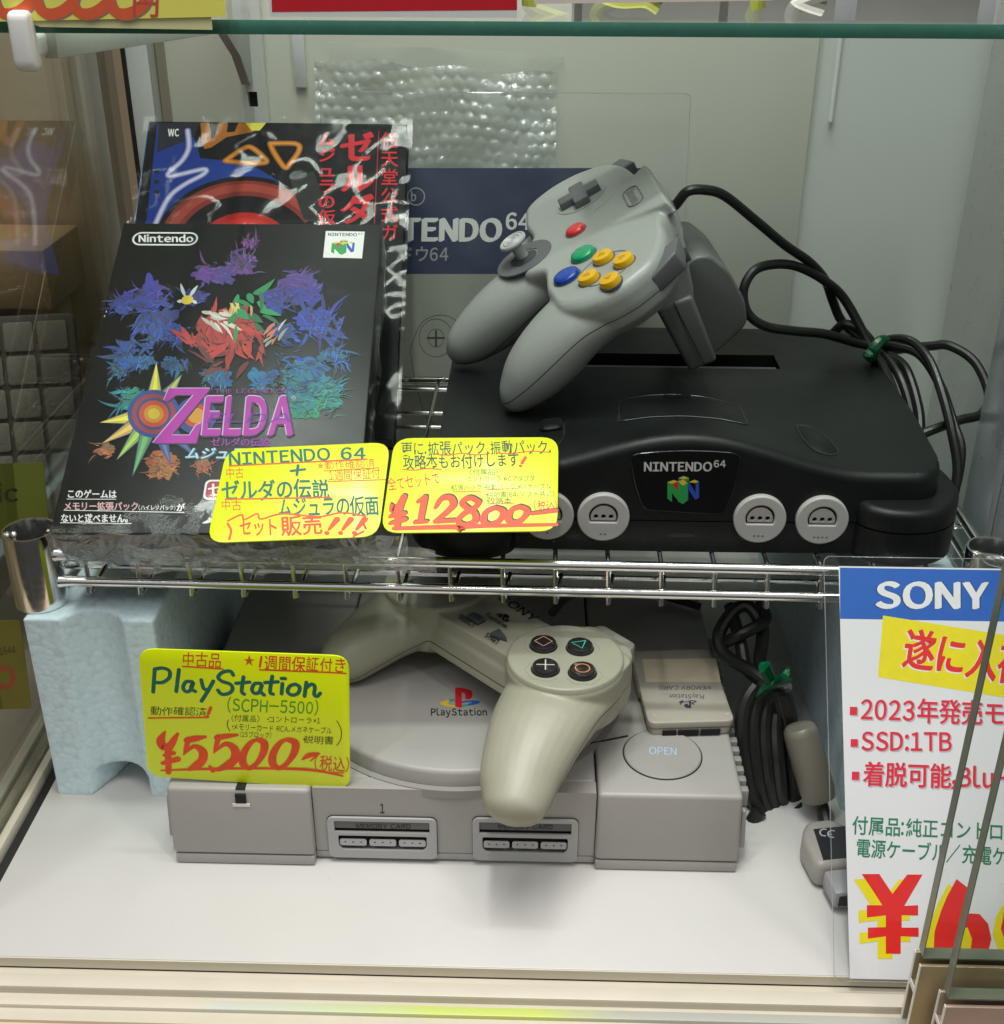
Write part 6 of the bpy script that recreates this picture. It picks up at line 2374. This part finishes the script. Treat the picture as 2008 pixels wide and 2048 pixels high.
p_.text('〈付属品〉', sB(1345, 228), sB(1535, 224), 10.1, bk, w=-.006, jit=.12)
p_.text('・コントローラ・ACアダプタ', sB(1340, 262), sB(1700, 258), 9.4, bk, w=-.008, jit=.12)
p_.text('・拡張パック・振動パック・AVケーブル', sB(1262, 306), sB(1785, 296), 9.4, bk, w=-.008, jit=.12)
p_.text('・説明書(64,ソフト共に)', sB(1440, 342), sB(1800, 336), 10.1, bk, w=-.008, jit=.12)
p_.text('・攻略本', sB(1440, 374), sB(1580, 372), 10.1, bk, w=-.008, jit=.12)
K([(1285, 312), (1425, 312)], .35, og)
K([(1460, 302), (1615, 298)], .35, og)
K([(1460, 374), (1595, 372)], .35, og)
p_.text('全てセットで', sB(955, 305), sB(1220, 270), 20, rd, w=.006, jit=.14)
for dx, dy, m in ((6, -6, bk), (0, 0, rd)):
    for st, w_ in (([(968, 375), (985, 405), (1010, 385)], [1, 5, 3]), ([(1035, 340), (1010, 400), (1000, 495)], [3.5, 4, 3]), ([(965, 440), (1035, 425)], [2, 3]), ([(965, 475), (1040, 455)], [2, 3]),
                   ([(1145, 340), (1105, 365)], [2.5, 2]), ([(1140, 345), (1118, 465)], [3.6, 3.2]), ([(1090, 470), (1150, 465)], [2.2, 2.2]),
                   ([(1195, 395), (1225, 350), (1270, 345), (1285, 380), (1250, 420), (1195, 465)], [2, 3, 3.6, 3.8, 3.2, 2.6]), ([(1195, 465), (1290, 460)], [2.6, 2.4]),
                   ([(1415, 365), (1370, 345), (1330, 370), (1360, 400), (1395, 425), (1395, 465), (1350, 485), (1310, 465), (1335, 430), (1395, 395), (1415, 365)], [3, 3, 3.2, 3.2, 3.4, 3.6, 3.2, 3, 3, 3, 3]),
                   ([(1500, 395), (1450, 420), (1440, 465), (1475, 482), (1520, 460), (1540, 415), (1500, 395)], [2.6, 3, 3.6, 3, 3, 3.4, 2.6]),
                   ([(1625, 390), (1580, 410), (1565, 455), (1600, 472), (1640, 450), (1660, 410), (1625, 390)], [2.6, 3, 3.6, 3, 3, 3.4, 2.6]),
                   ([(1685, 425), (1805, 410)], [2, 2.4])):
        p_.stroke([sB(x+dx, y+dy) for x, y in st], [q*.88 for q in w_], m)
K([(985, 500), (1300, 492), (1330, 505), (1350, 490), (1810, 480)], [2, 2.6, 3.4, 2.4, 1.6], rd)
p_.text('(税込)', sB(1695, 402), sB(1815, 400), 15, rd, w=.004, jit=.1)
p_.done('handwriting', t)
bpy.data.objects.remove(FO)
